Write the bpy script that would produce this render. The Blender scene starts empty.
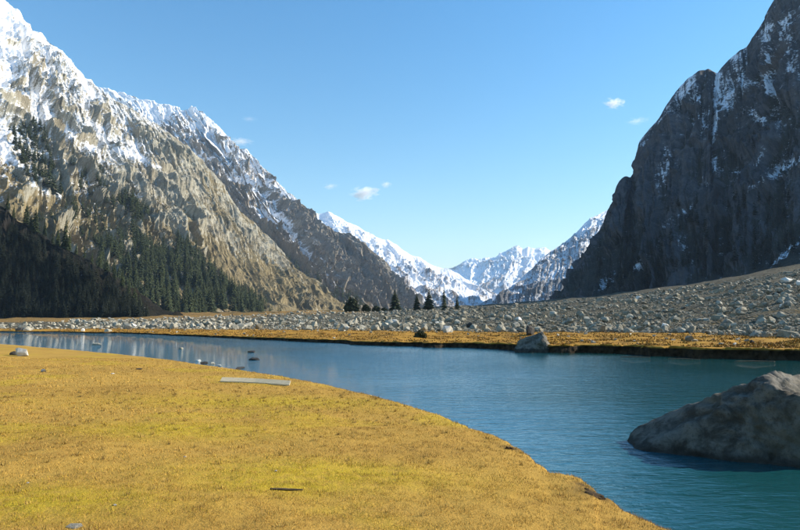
import bpy, bmesh, math, random
import numpy as np
from mathutils import Vector, Matrix

random.seed(7)
rng = np.random.default_rng(7)
scene = bpy.context.scene
C = scene.collection

# ------------------------------------------------------------------ camera
H = 2.2            # eye height above the water
F = 620.0          # focal length in photo pixels (800 wide)
HZ = 318.0         # row of the horizon in the photo
PITCH = math.atan((HZ - 265.0) / F)
cam_d = bpy.data.cameras.new('camera')
cam_d.sensor_width = 36.0
cam_d.lens = F / 800.0 * 36.0
cam_d.clip_start = 0.1
cam_d.clip_end = 40000.0
cam = bpy.data.objects.new('camera', cam_d)
C.objects.link(cam)
cam.location = (0, 0, H)
cam.rotation_euler = (math.radians(90) + PITCH, 0, 0)
scene.camera = cam

# ------------------------------------------------------------------ sky, sun, exposure
SUN_AZ = math.radians(76)      # to the right of the view direction
SUN_EL = math.radians(29)
w = bpy.data.worlds.new('World')
scene.world = w
w.use_nodes = True
nt = w.node_tree
nt.nodes.clear()
sky = nt.nodes.new('ShaderNodeTexSky')
sky.sky_type = 'NISHITA'
sky.sun_disc = False
sky.sun_elevation = SUN_EL
sky.sun_rotation = SUN_AZ
sky.altitude = 0
sky.air_density = 1.5
sky.dust_density = 0.1
sky.ozone_density = 4.0
bg = nt.nodes.new('ShaderNodeBackground')
bg.inputs['Strength'].default_value = 0.100
wo = nt.nodes.new('ShaderNodeOutputWorld')
hs = nt.nodes.new('ShaderNodeHueSaturation')
hs.inputs['Saturation'].default_value = 1.30
nt.links.new(sky.outputs[0], hs.inputs['Color'])
nt.links.new(hs.outputs[0], bg.inputs[0])
nt.links.new(bg.outputs[0], wo.inputs[0])

sun_d = bpy.data.lights.new('sun', 'SUN')
sun_d.energy = 5.0
sun_d.angle = math.radians(0.5)
sun_d.color = (1.0, 0.90, 0.75)
sun = bpy.data.objects.new('sun', sun_d)
C.objects.link(sun)
sdir = Vector((math.sin(SUN_AZ) * math.cos(SUN_EL), math.cos(SUN_AZ) * math.cos(SUN_EL), math.sin(SUN_EL)))
sun.rotation_euler = sdir.to_track_quat('Z', 'Y').to_euler()
sun.location = (100, 50, 200)

scene.view_settings.view_transform = 'Standard'
scene.view_settings.look = 'None'
scene.view_settings.exposure = 0.92
scene.view_settings.gamma = 1.0
scene.view_settings.use_curve_mapping = False
scene.render.engine = 'CYCLES'
scene.cycles.use_denoising = True
scene.cycles.max_bounces = 6
scene.cycles.diffuse_bounces = 3
scene.cycles.volume_bounces = 3
scene.cycles.transparent_max_bounces = 8
scene.cycles.caustics_reflective = False
scene.cycles.caustics_refractive = False


# ------------------------------------------------------------------ helpers
CP, SP = math.cos(PITCH), math.sin(PITCH)


def ray(px, py):
    px = np.asarray(px, float); py = np.asarray(py, float)
    u = 265.0 - py
    return px - 400.0, CP * F - SP * u, SP * F + CP * u


def P(px, py, Y):
    dx, dy, dz = ray(px, py)
    t = np.asarray(Y, float) / dy
    return np.stack(np.broadcast_arrays(dx * t, dy * t, H + dz * t), -1)


def G(px, py, z):
    dx, dy, dz = ray(px, py)
    t = (np.asarray(z, float) - H) / dz
    return np.stack(np.broadcast_arrays(dx * t, dy * t, np.zeros_like(t) + z), -1)


def proj(p):
    """photo pixel of world points (used only for laying the real places out from the photo)"""
    x, y, z = p[..., 0], p[..., 1], p[..., 2] - H
    fw = y * CP + z * SP
    up = -y * SP + z * CP
    return 400 + F * x / fw, 265 - F * up / fw


_perm = np.random.default_rng(3).permutation(256)
_perm = np.concatenate([_perm, _perm, _perm])
_grad = np.array([[1,1,0],[-1,1,0],[1,-1,0],[-1,-1,0],[1,0,1],[-1,0,1],[1,0,-1],[-1,0,-1],
                  [0,1,1],[0,-1,1],[0,1,-1],[0,-1,-1],[1,1,0],[0,-1,1],[-1,1,0],[0,-1,-1]], float)


def pn(x, y, z=0.0):
    x, y, z = np.broadcast_arrays(np.asarray(x, float), y, z)
    xi, yi, zi = np.floor(x).astype(int), np.floor(y).astype(int), np.floor(z).astype(int)
    xf, yf, zf = x - xi, y - yi, z - zi
    u = xf * xf * xf * (xf * (xf * 6 - 15) + 10)
    v = yf * yf * yf * (yf * (yf * 6 - 15) + 10)
    wv = zf * zf * zf * (zf * (zf * 6 - 15) + 10)

    def g(a, b, c):
        h = _perm[_perm[_perm[(xi + a) & 255] + ((yi + b) & 255)] + ((zi + c) & 255)] & 15
        gr = _grad[h]
        return gr[..., 0] * (xf - a) + gr[..., 1] * (yf - b) + gr[..., 2] * (zf - c)
    x1 = g(0, 0, 0) * (1 - u) + g(1, 0, 0) * u
    x2 = g(0, 1, 0) * (1 - u) + g(1, 1, 0) * u
    x3 = g(0, 0, 1) * (1 - u) + g(1, 0, 1) * u
    x4 = g(0, 1, 1) * (1 - u) + g(1, 1, 1) * u
    return (x1 * (1 - v) + x2 * v) * (1 - wv) + (x3 * (1 - v) + x4 * v) * wv


def fbm(x, y, z=0.0, o=4, gain=0.5):
    s = 0; a = 1.0; f = 1.0
    for i in range(o):
        s = s + a * pn(x * f + 17.3 * i, y * f - 9.1 * i, z * f + 4.7 * i)
        a *= gain; f *= 2.03
    return s


def ridged(x, y, z=0.0, o=5, gain=0.5):
    s = 0; a = 1.0; f = 1.0; wgt = 1.0; n = 0
    for i in range(o):
        r = 1 - np.abs(pn(x * f + 31.7 * i, y * f + 11.9 * i, z * f - 7.7 * i)) * 1.6
        r = np.clip(r, 0, 1) ** 2 * wgt
        wgt = np.clip(r * 1.8, 0, 1)
        s = s + r * a; n += a
        a *= gain; f *= 2.07
    return s / n


def sstep(a, b, x):
    t = np.clip((x - a) / (b - a), 0, 1)
    return t * t * (3 - 2 * t)


def tag(o, label=None, cat=None, group=None, kind=None):
    if label: o['label'] = label
    if cat: o['category'] = cat
    if group: o['group'] = group
    if kind: o['kind'] = kind
    return o


def np_mesh(name, verts, faces, smooth=True, attrs=None, mat=None):
    """verts (n,3); faces (m,3) or (m,4)"""
    me = bpy.data.meshes.new(name)
    verts = np.asarray(verts, np.float32); faces = np.asarray(faces, np.int32)
    k = faces.shape[1]
    me.vertices.add(len(verts)); me.vertices.foreach_set('co', verts.ravel())
    me.loops.add(faces.size); me.loops.foreach_set('vertex_index', faces.ravel())
    me.polygons.add(len(faces))
    me.polygons.foreach_set('loop_start', np.arange(0, faces.size, k, dtype=np.int32))
    try:
        me.polygons.foreach_set('loop_total', np.full(len(faces), k, np.int32))
    except Exception:
        pass
    me.polygons.foreach_set('use_smooth', np.full(len(faces), smooth, bool))
    for n, a in (attrs or {}).items():
        a = np.asarray(a, np.float32)
        if a.ndim == 2:
            at = me.attributes.new(n, 'FLOAT_COLOR', 'POINT')
            if a.shape[1] == 3:
                a = np.concatenate([a, np.ones((len(a), 1), np.float32)], 1)
            at.data.foreach_set('color', a.ravel())
        else:
            at = me.attributes.new(n, 'FLOAT', 'POINT')
            at.data.foreach_set('value', a.ravel())
    me.update(calc_edges=True)
    me.validate()
    if mat: me.materials.append(mat)
    return me


def link(name, me, parent=None):
    o = bpy.data.objects.new(name, me)
    C.objects.link(o)
    if parent: o.parent = parent
    return o


def empty(name, loc):
    o = bpy.data.objects.new(name, None)
    o.empty_display_size = 0.3
    C.objects.link(o)
    o.location = loc
    return o


def grid_faces(nu, nv):
    i = np.arange((nu - 1) * (nv - 1))
    a = (i // (nv - 1)) * nv + i % (nv - 1)
    return np.stack([a, a + nv, a + nv + 1, a + 1], -1)


# ------------------------------------------------------------------ materials
class MB:
    """small node helper"""
    def __init__(self, name):
        self.m = bpy.data.materials.new(name)
        self.m.use_nodes = True
        self.t = self.m.node_tree
        self.t.nodes.clear()
        self.out = self.t.nodes.new('ShaderNodeOutputMaterial')
        self.co = self.t.nodes.new('ShaderNodeTexCoord')

    def n(self, typ, **kw):
        nd = self.t.nodes.new(typ)
        for k, v in kw.items():
            setattr(nd, k, v)
        return nd

    def L(self, a, b):
        self.t.links.new(a, b)

    def put(self, sock, v):
        if isinstance(v, bpy.types.NodeSocket):
            self.L(v, sock)
        elif isinstance(v, (tuple, list)) and len(v) == 3 and sock.type == 'RGBA':
            sock.default_value = (*v, 1)
        else:
            sock.default_value = v

    def noise(self, scale, detail=4, rough=0.5, dist=0.0, vec=None, stretch=None, kind='FBM'):
        nd = self.n('ShaderNodeTexNoise', noise_type=kind)
        if kind == 'RIDGED_MULTIFRACTAL':
            nd.inputs['Offset'].default_value = 1.0; nd.inputs['Gain'].default_value = 1.6
        nd.inputs['Scale'].default_value = scale
        nd.inputs['Detail'].default_value = detail
        nd.inputs['Roughness'].default_value = rough
        nd.inputs['Distortion'].default_value = dist
        v = vec or self.co.outputs['Object']
        if stretch:
            mp = self.n('ShaderNodeMapping')
            mp.inputs['Scale'].default_value = stretch
            self.L(v, mp.inputs[0]); v = mp.outputs[0]
        self.L(v, nd.inputs['Vector'])
        return nd.outputs['Fac']

    def vor(self, scale, feat='F1', out='Distance', vec=None, rnd=1.0):
        nd = self.n('ShaderNodeTexVoronoi', feature=feat)
        nd.inputs['Scale'].default_value = scale
        nd.inputs['Randomness'].default_value = rnd
        self.L(vec or self.co.outputs['Object'], nd.inputs['Vector'])
        return nd.outputs[out]

    def math(self, op, a, b=0.0, clamp=False):
        nd = self.n('ShaderNodeMath', operation=op, use_clamp=clamp)
        self.put(nd.inputs[0], a); self.put(nd.inputs[1], b)
        return nd.outputs[0]

    def ramp(self, v, lo, hi, a=0.0, b=1.0):
        nd = self.n('ShaderNodeMapRange', interpolation_type='SMOOTHSTEP')
        self.put(nd.inputs['Value'], v)
        nd.inputs['From Min'].default_value = lo; nd.inputs['From Max'].default_value = hi
        nd.inputs['To Min'].default_value = a; nd.inputs['To Max'].default_value = b
        return nd.outputs[0]

    def mix(self, f, a, b, mode='MIX'):
        nd = self.n('ShaderNodeMix', data_type='RGBA', blend_type=mode)
        self.put(nd.inputs[0], f); self.put(nd.inputs[6], a); self.put(nd.inputs[7], b)
        return nd.outputs[2]

    def attr(self, name, col=False):
        nd = self.n('ShaderNodeAttribute', attribute_name=name)
        return nd.outputs['Color' if col else 'Fac']

    def bump(self, h, strength, dist, normal=None):
        nd = self.n('ShaderNodeBump')
        self.put(nd.inputs['Strength'], strength)
        nd.inputs['Distance'].default_value = dist
        self.L(h, nd.inputs['Height'])
        if normal: self.L(normal, nd.inputs['Normal'])
        return nd.outputs[0]

    def finish(self, col, rough=0.9, normal=None, spec=0.2, **kw):
        b = self.n('ShaderNodeBsdfPrincipled')
        self.put(b.inputs['Base Color'], col)
        self.put(b.inputs['Roughness'], rough)
        self.put(b.inputs['Specular IOR Level'], spec)
        for k, v in kw.items():
            self.put(b.inputs[k], v)
        if normal: self.L(normal, b.inputs['Normal'])
        self.L(b.outputs[0], self.out.inputs['Surface'])
        return self.m


def mountain_mat(name, rock_a, rock_b, veg_a, veg_b, S, soft=0.12, snow=(0.80, 0.82, 0.85)):
    """S: size in metres of the main rock detail; streaks follow the fall line stored on the mesh"""
    m = MB(name)
    fall = m.n('ShaderNodeAttribute', attribute_name='fall').outputs['Vector']
    n_big = m.noise(1.0 / (S * 5), 6, 0.6, 0.5)
    n_mid = m.noise(1.0 / S, 9, 0.66, 0.5)
    n_fin = m.noise(6.0 / S, 8, 0.72)
    rib = m.noise(1.3 / S, 9, 0.68, 0.5, vec=fall, stretch=(1, 0.17, 1))
    led = m.noise(1.3 / S, 8, 0.66, 0.7, vec=fall, stretch=(0.28, 1.0, 1))
    rock = m.mix(m.ramp(led, 0.40, 0.60), rock_a, rock_b)
    rock = m.mix(m.ramp(rib, 0.52, 0.62, 0.0, 0.75), rock, tuple(c * 0.42 for c in rock_a))
    rock = m.mix(m.ramp(n_fin, 0.50, 0.64, 0.0, 0.55), rock, tuple(min(1, c * 1.3) for c in rock_b))
    rock = m.mix(m.ramp(n_big, 0.42, 0.64, 0, 0.5), rock, tuple(c * k for c, k in zip(rock_a, (0.95, 0.82, 0.66))))
    veg = m.mix(m.ramp(n_fin, 0.40, 0.60), veg_a, veg_b)
    veg = m.mix(m.ramp(n_big, 0.42, 0.62, 0, 0.65), veg, tuple(c * 0.6 for c in veg_a))
    veg = m.mix(m.ramp(rib, 0.53, 0.62, 0, 0.7), veg, tuple(c * 0.45 for c in veg_a))
    a = m.math('ADD', m.attr('veg'), m.math('MULTIPLY', m.math('SUBTRACT', rib, 0.5), 1.5))
    a = m.math('ADD', a, m.math('MULTIPLY', m.math('SUBTRACT', led, 0.5), -0.9))
    geo = m.n('ShaderNodeNewGeometry')
    sx = m.n('ShaderNodeSeparateXYZ'); m.L(geo.outputs['Normal'], sx.inputs[0])
    a = m.math('ADD', a, m.math('MULTIPLY', m.math('SUBTRACT', sx.outputs['Z'], 0.6), 0.7))
    col = m.mix(m.ramp(a, 0.38, 0.64), rock, veg)
    s = m.attr('snow')
    s = m.math('ADD', s, m.math('MULTIPLY', m.math('SUBTRACT', rib, 0.5), -1.1))
    s = m.math('ADD', s, m.math('MULTIPLY', m.math('SUBTRACT', n_fin, 0.5), 1.2))
    s = m.math('ADD', s, m.math('MULTIPLY', m.math('SUBTRACT', led, 0.5), 0.7))
    s = m.math('ADD', s, m.math('MULTIPLY', m.math('SUBTRACT', sx.outputs['Z'], 0.6), 0.5))
    sn = m.ramp(s, 0.5 - soft, 0.5 + soft)
    col = m.mix(sn, col, snow)
    hgt = m.math('ADD', m.math('MULTIPLY', n_mid, 0.22), m.math('MULTIPLY', n_fin, 0.40))
    hgt = m.math('ADD', hgt, m.math('MULTIPLY', rib, -1.0))
    hgt = m.math('ADD', hgt, m.math('MULTIPLY', led, 0.55))
    nb = m.bump(hgt, m.ramp(sn, 0, 1, 1.0, 0.4), S * 0.26)
    return m.finish(col, 0.92, nb, 0.1)


def rock_mat(name, a, b, S, dark=0.35, wet=False):
    m = MB(name)
    info = m.n('ShaderNodeObjectInfo')
    add = m.n('ShaderNodeVectorMath', operation='ADD')
    m.L(m.co.outputs['Object'], add.inputs[0])
    mul = m.n('ShaderNodeVectorMath', operation='SCALE')
    m.L(info.outputs['Location'], mul.inputs[0]); mul.inputs['Scale'].default_value = 1.7
    m.L(mul.outputs[0], add.inputs[1])
    v = add.outputs[0]
    n1 = m.noise(1.2 / S, 8, 0.65, 0.4, vec=v)
    n2 = m.noise(9.0 / S, 7, 0.7, vec=v)
    n3 = m.noise(0.45 / S, 3, 0.5, vec=v)
    col = m.mix(m.ramp(n1, 0.35, 0.65), a, b)
    col = m.mix(m.ramp(n2, 0.52, 0.7, 0, 0.7), col, tuple(c * dark for c in a))
    col = m.mix(m.ramp(n3, 0.45, 0.65, 0, 0.45), col, tuple(c * k for c, k in zip(b, (0.8, 0.72, 0.55))))
    col = m.mix(m.math('MULTIPLY', info.outputs['Random'], 0.4), col, tuple(c * 0.45 for c in a))
    at = m.attr('tone')
    col = m.mix(m.math('MULTIPLY', at, 0.6), col, tuple(c * 0.3 for c in a))
    if wet:
        sz = m.n('ShaderNodeSeparateXYZ'); m.L(m.co.outputs['Object'], sz.inputs[0])
        wl = m.ramp(m.math('ADD', sz.outputs['Z'], m.math('MULTIPLY', n1, 0.12)), -0.10, 0.02, 0.75, 0.0)
        col = m.mix(wl, col, tuple(c * 0.3 for c in a))
    h = m.math('ADD', n1, m.math('MULTIPLY', n2, 0.35))
    return m.finish(col, 0.85, m.bump(h, 0.9, S * 0.12), 0.25)


M_LEFT = mountain_mat('sunlit_rock_and_snow', (0.245, 0.23, 0.178), (0.385, 0.365, 0.29), (0.20, 0.16, 0.085), (0.285, 0.23, 0.125), 13, 0.16)
M_MIDL = mountain_mat('ridge_rock_and_snow', (0.20, 0.175, 0.14), (0.32, 0.285, 0.23), (0.16, 0.12, 0.07), (0.23, 0.175, 0.105), 24, 0.12)
M_FAR = mountain_mat('far_rock_and_snow', (0.18, 0.165, 0.16), (0.27, 0.25, 0.235), (0.16, 0.13, 0.10), (0.21, 0.175, 0.13), 60, 0.26)
M_BLUE = mountain_mat('shaded_ridge_rock', (0.10, 0.105, 0.115), (0.17, 0.175, 0.185), (0.09, 0.09, 0.085), (0.12, 0.12, 0.11), 30, 0.2)  # grey-blue tint puts the ridge's shade into the rock colour
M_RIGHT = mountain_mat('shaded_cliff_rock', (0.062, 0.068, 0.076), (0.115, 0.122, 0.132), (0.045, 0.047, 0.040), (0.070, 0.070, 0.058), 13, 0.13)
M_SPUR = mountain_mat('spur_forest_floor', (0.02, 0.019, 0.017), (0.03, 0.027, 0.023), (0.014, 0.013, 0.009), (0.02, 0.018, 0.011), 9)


# ------------------------------------------------------------------ ground (valley floor, meadow, lake bed, scree apron)
def tb(px, pts):
    a = np.array(pts, float)
    return np.interp(px, a[:, 0], a[:, 1])


_ne = np.array([(-700, 336.5), (-300, 339), (-100, 341), (0, 343.5), (40, 347), (100, 352), (150, 357), (200, 364), (250, 371), (300, 379),
                (350, 390), (400, 402.5), (450, 419), (480, 431), (500, 438), (512, 446), (522, 452), (545, 469), (575, 477), (588, 486),
                (594, 496), (605, 502), (630, 515), (665, 531), (700, 545), (760, 577), (900, 650), (1300, 860), (2500, 1500)], float)
_ze = tb(_ne[:, 0], [(-300, .10), (0, .12), (200, .15), (300, .20), (500, .28), (665, .32)])
NEAR_Y = G(_ne[:, 0], _ne[:, 1], _ze)[:, 1]
_fw = np.array([(-900, 329.5), (-300, 330.5), (0, 331.6), (60, 332), (100, 333.2), (125, 333.2), (150, 334.3), (200, 336.5), (250, 339), (300, 341.5),
                (350, 344), (400, 346), (450, 347.5), (500, 349), (550, 352), (600, 353.2), (650, 355), (700, 357), (750, 358.5), (800, 360.5),
                (900, 366), (1100, 380), (2500, 460)], float)
FAR_Y = G(_fw[:, 0], _fw[:, 1], 0.0)[:, 1]
ZB = [(-300, .12), (0, .12), (150, .18), (200, .22), (300, .28), (400, .33), (500, .42), (600, .52), (800, .58)]
_bk = np.array([(-900, 327.5), (0, 328.5), (150, 328.5), (200, 329), (300, 329), (400, 330), (500, 331.5), (600, 331.5), (700, 333), (800, 337), (1000, 348), (2500, 420)], float)
BACK_Z = tb(_bk[:, 0], ZB) + 0.24
BACK_Y = G(_bk[:, 0], _bk[:, 1], BACK_Z)[:, 1]
_tp = np.array([(-900, 160, 322), (0, 160, 322), (150, 170, 320), (250, 190, 316.5), (300, 215, 313), (350, 235, 312), (400, 255, 311), (450, 265, 309.5),
                (500, 260, 308), (550, 240, 305), (600, 220, 300.5), (650, 205, 295), (700, 190, 289), (750, 175, 282), (800, 165, 275),
                (1000, 140, 255), (2500, 60, 160)], float)
TOP = P(_tp[:, 0], _tp[:, 2], _tp[:, 1])
_ap = np.array([(-900, 420, 318), (0, 420, 316), (300, 430, 312), (400, 430, 309), (470, 430, 306), (500, 410, 304), (550, 380, 300), (600, 360, 296), (650, 340, 289),
                (700, 320, 282.5), (750, 300, 274), (800, 280, 264), (1000, 230, 230), (2500, 110, 60)], float)
APR = P(_ap[:, 0], _ap[:, 2], _ap[:, 1])


def columns(px):
    return dict(yn=np.interp(px, _ne[:, 0], NEAR_Y), ze=np.interp(px, _ne[:, 0], _ze),
                yw=np.interp(px, _fw[:, 0], FAR_Y), zb=tb(px, ZB),
                yb=np.interp(px, _bk[:, 0], BACK_Y), zbk=np.interp(px, _bk[:, 0], BACK_Z),
                yt=np.interp(px, _tp[:, 0], TOP[:, 1]), zt=np.interp(px, _tp[:, 0], TOP[:, 2]),
                ya=np.interp(px, _ap[:, 0], APR[:, 1]), za=np.interp(px, _ap[:, 0], APR[:, 2]))


def ground(x, y, full=False):
    x = np.asarray(x, float); y = np.asarray(y, float)
    ys = np.maximum(y, 1.0)
    px = np.clip(400 + F * x / ys, -900, 2500)
    c = columns(px)
    wob = fbm(x * 0.9, y * 0.9, 3.3, 3) * 0.16 + fbm(x * 0.2, y * 0.2, 8.0, 2) * 0.25
    near_w = sstep(3, 8, y)
    wob3 = fbm(x * 2.3, y * 2.3, 13.0, 4) * 0.22 * sstep(30, 8, y)
    yn = c['yn'] * (1 + wob * 0.02 * near_w) + (wob * 0.35 + wob3) * near_w
    wob2 = fbm(x * 0.30, y * 0.30, 5.1, 2)
    yw = c['yw'] + wob2 * 1.6
    # meadow
    und = fbm(x * 0.25, y * 0.25, 1.0, 3) * 0.07 + fbm(x * 1.3, y * 1.3, 2.0, 3) * 0.018
    back = np.clip((yn - y) / np.maximum(yn - 3, 1.5), 0, 1)
    zm = c['ze'] + (0.6 - c['ze']) * back ** 0.8 + und * sstep(0, 1.5, yn - y)
    # lip rounded down into the water
    e = y - yn
    wid = 0.12 + 0.25 * sstep(450, 200, px) * np.clip(yn / 25, 0.3, 3)
    z = np.where(e < 0, zm - 0.06 * np.exp(np.minimum(e, 0) / 0.12), c['ze'] - 0.06 - (c['ze'] + 0.34) * sstep(0, 1, e / wid))
    bed = -0.28 - 1.4 * sstep(0, 6, e) * sstep(0, 8, yw - y)
    z = np.where(e > wid, np.minimum(z, bed), z)
    # far bank
    f = y - yw
    bw = 0.25 + 0.012 * yw * 0
    bankz = -0.3 + (c['zb'] + 0.3 + fbm(x * 0.5, y * 0.5, 9, 3) * 0.10) * sstep(0.05, bw + 0.3, f)
    flat_t = np.clip(f / np.maximum(c['yb'] - yw, 1), 0, 1)
    flat = c['zb'] + (c['zbk'] - c['zb']) * flat_t + fbm(x * 0.28, y * 0.28, 4, 4) * 0.20 * sstep(0, 3, f)
    zf = np.where(f < bw, bankz, flat + (bankz - flat) * np.exp(-np.maximum(f - bw, 0)))
    g = (y - c['yb']) / np.maximum(c['yt'] - c['yb'], 1)
    scree = c['zbk'] + (c['zt'] - c['zbk']) * np.clip(g, 0, 1) ** 1.12 + fbm(x * 0.16, y * 0.16, 6, 4) * 0.55 * sstep(0, 0.15, g)
    zf = np.where(g > 0, zf * (1 - sstep(0, 0.06, g)) + scree * sstep(0, 0.06, g), zf)
    k = (y - c['yt']) / np.maximum(c['ya'] - c['yt'], 1)
    apr = c['zt'] + (c['za'] - c['zt']) * np.clip(k, 0, 1) + fbm(x * 0.05, y * 0.05, 6, 4) * 1.2 * sstep(0, .3, k)
    far = apr + np.maximum(y - c['ya'], 0) * 0.012
    zf = np.where(k > 0, zf * (1 - sstep(0, 0.1, k)) + far * sstep(0, 0.1, k), zf)
    z = np.where(f > -0.15, np.maximum(zf, np.where(f > bw + 0.3, 0.03, -9)), z)
    beh = y < 1.0
    z = np.where(beh, 0.6 + und, z)
    if full:
        return z, dict(px=px, e=e, f=f, g=g, k=k, beh=beh, **c)
    return z


def turf_fields(x, y):
    """slow colour patches of the turf: 0..1 brown, 0..1 yellow-green"""
    br = sstep(-0.10, 0.34, fbm(x * 0.42, y * 0.30, 21, 4) + 0.40 * fbm(x * 3.1, y * 2.2, 5, 3))
    gr = 0.55 * sstep(0.12, 0.48, fbm(x * 0.33 + 5, y * 0.40, 33, 4))
    for cx, cy, s in ((-0.9, 6.9, 0.9), (-3.4, 9.6, 1.0), (-3.0, 13.5, 1.6), (-1.2, 6.4, .6), (-3.2, 5.6, 0.7)):
        gr = np.maximum(gr, 0.9 * np.exp(-((x - cx) ** 2 / (1.7 * s) ** 2 + (y - cy) ** 2 / (0.8 * s) ** 2)))
    return br, gr


def ground_mat():
    m = MB('valley_ground')
    zone = m.n('ShaderNodeAttribute', attribute_name='zone')
    sp = m.n('ShaderNodeSeparateColor'); m.L(zone.outputs['Color'], sp.inputs[0])
    turf, scree, soil = sp.outputs[0], sp.outputs[1], sp.outputs[2]
    tn = m.n('ShaderNodeAttribute', attribute_name='tint')
    sq = m.n('ShaderNodeSeparateColor'); m.L(tn.outputs['Color'], sq.inputs[0])
    br, gr, farm = sq.outputs[0], sq.outputs[1], sq.outputs[2]
    n1 = m.noise(7, 6, 0.65); n2 = m.noise(55, 4, 0.6); n3 = m.noise(0.5, 5, 0.6); n4 = m.noise(1.6, 6, 0.7)
    g = m.mix(m.ramp(n2, 0.3, 0.7), (0.33, 0.195, 0.038), (0.46, 0.280, 0.061))
    g = m.mix(m.math('MULTIPLY', br, m.ramp(n1, 0.35, 0.65, 0.25, 0.9)), g, (0.32, 0.185, 0.038))
    g = m.mix(m.math('MULTIPLY', gr, m.ramp(n1, 0.3, 0.6, 0.3, 0.85)), g, (0.43, 0.32, 0.018))
    g = m.mix(m.ramp(n2, 0.56, 0.72, 0, 0.6), g, (0.20, 0.125, 0.03))
    gf = m.mix(m.ramp(n4, 0.35, 0.65), (0.31, 0.155, 0.022), (0.40, 0.225, 0.038))
    gf = m.mix(m.ramp(n3, 0.45, 0.68, 0, 0.75), gf, (0.13, 0.07, 0.018))  # brown patches, darkened to imitate shadow streaks over the uneven turf
    g = m.mix(farm, g, gf)
    so = m.mix(m.ramp(n1, 0.35, 0.7), (0.035, 0.024, 0.014), (0.10, 0.068, 0.038))
    s1 = m.vor(1.1, out='Color'); s2 = m.vor(2.6)
    sx = m.n('ShaderNodeSeparateColor'); m.L(s1, sx.inputs[0])
    sc = m.mix(sx.outputs[0], (0.05, 0.046, 0.034), (0.17, 0.16, 0.12))
    sc = m.mix(m.ramp(n4, 0.45, 0.65, 0, 0.8), sc, (0.075, 0.06, 0.03))
    sc = m.mix(m.ramp(n3, 0.55, 0.7, 0, 0.8), sc, (0.12, 0.085, 0.03))
    bed = m.mix(m.ramp(n1, 0.3, 0.7), (0.10, 0.11, 0.08), (0.17, 0.17, 0.12))
    col = m.mix(turf, bed, g)
    col = m.mix(scree, col, sc)
    col = m.mix(soil, col, so)
    h = m.math('ADD', m.math('MULTIPLY', n2, 0.010), m.math('MULTIPLY', n1, 0.03))
    h2 = m.math('MULTIPLY', m.math('MULTIPLY', s2, -0.5), scree)
    h = m.math('ADD', h, h2)
    return m.finish(col, 0.95, m.bump(h, 0.9, 1.0), 0.08)


def build_ground():
    th = np.concatenate([np.radians(np.linspace(-178, -50, 40, endpoint=False)), np.radians(np.linspace(-50, 50, 600, endpoint=False)),
                         np.radians(np.linspace(50, 182, 40))])
    r = np.concatenate([np.linspace(0.6, 3.8, 12, endpoint=False), np.geomspace(3.8, 70, 280, endpoint=False),
                        np.geomspace(70, 420, 90, endpoint=False), np.geomspace(420, 9000, 30)])
    T, R = np.meshgrid(th, r, indexing='ij')
    x = R * np.sin(T); y = R * np.cos(T)
    z, d = ground(x, y, True)
    # the pole is closed by a small cap
    v = np.stack([x, y, z], -1).reshape(-1, 3)
    faces = grid_faces(len(th), len(r))[:, ::-1]
    n = len(v)
    v = np.vstack([v, [[0, 0, 0.6]]])
    e, f, g, k = d['e'], d['f'], d['g'], d['k']
    nn = fbm(x * 0.4, y * 0.4, 12, 3)
    turf = ((e < 0.02) | (f > -0.05) | d['beh']).astype(float)
    scree = sstep(-0.03, 0.05, g + nn * 0.08) * (f > 0)
    scree = scree * (1 - .55 * sstep(420, 330, d['px']) * sstep(.75, 1.0, g))
    soil = np.maximum(sstep(0.0, 0.03, e) * (e < 0.5), ((f > -0.9) & (f < 0.55 + 0.2 * nn)).astype(float))
    # worn earth notches in the near bank
    for pxs, pys, s in ((511, 449, 0.16), (596, 497, 0.22), (585, 489, .12)):
        q = G(pxs, pys, 0.3)
        soil = np.maximum(soil, np.exp(-((x - q[0]) ** 2 + (y - q[1]) ** 2) / s ** 2))
    soil = np.where(d['beh'], 0, soil)
    scree = np.where(d['beh'], 0, scree)
    br, gr = turf_fields(x, y)
    far = ((f > -0.5) & ~d['beh']).astype(float)
    zone = np.stack([turf, scree, soil], -1).reshape(-1, 3)
    tint = np.stack([br, gr, far], -1).reshape(-1, 3)
    zone = np.vstack([zone, [[1, 0, 0]]]); tint = np.vstack([tint, [[.3, .2, 0]]])
    cap = np.array([[i * len(r), (i + 1) * len(r), n, n] for i in range(len(th) - 1)])
    me = np_mesh('ground', v, faces, True, {'zone': zone, 'tint': tint}, ground_mat())
    return tag(link('ground', me), 'valley floor of yellow turf, lake bed, grassy bank and stony apron', kind='structure')


build_ground()


# ------------------------------------------------------------------ lake water
def water_mat():
    m = MB('lake_water')
    n1 = m.noise(1.3, 3, 0.55, 0.4, stretch=(1.0, 2.6, 1))
    n2 = m.noise(4.5, 4, 0.6, 0.6, stretch=(1.0, 2.2, 1))
    n3 = m.noise(0.05, 3, 0.5)
    n4 = m.noise(0.35, 2, 0.5, 0.2, stretch=(1.0, 2.0, 1))
    amp = m.ramp(n3, 0.38, 0.62, 0.38, 0.80)
    h = m.math('ADD', m.math('MULTIPLY', n1, 0.060), m.math('MULTIPLY', n2, 0.028))
    h = m.math('ADD', h, m.math('MULTIPLY', n4, 0.035))
    h = m.math('MULTIPLY', h, amp)
    nb = m.bump(h, 1.0, 1.0)
    col = m.mix(m.attr('sky_tint'), (0.006, 0.056, 0.058), (0.026, 0.140, 0.225))  # blue stands in for sky reflection; green shallows darkened like the boulder's reflection
    return m.finish(col, 0.02, nb, 0.5, **{'IOR': 1.45})


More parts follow.
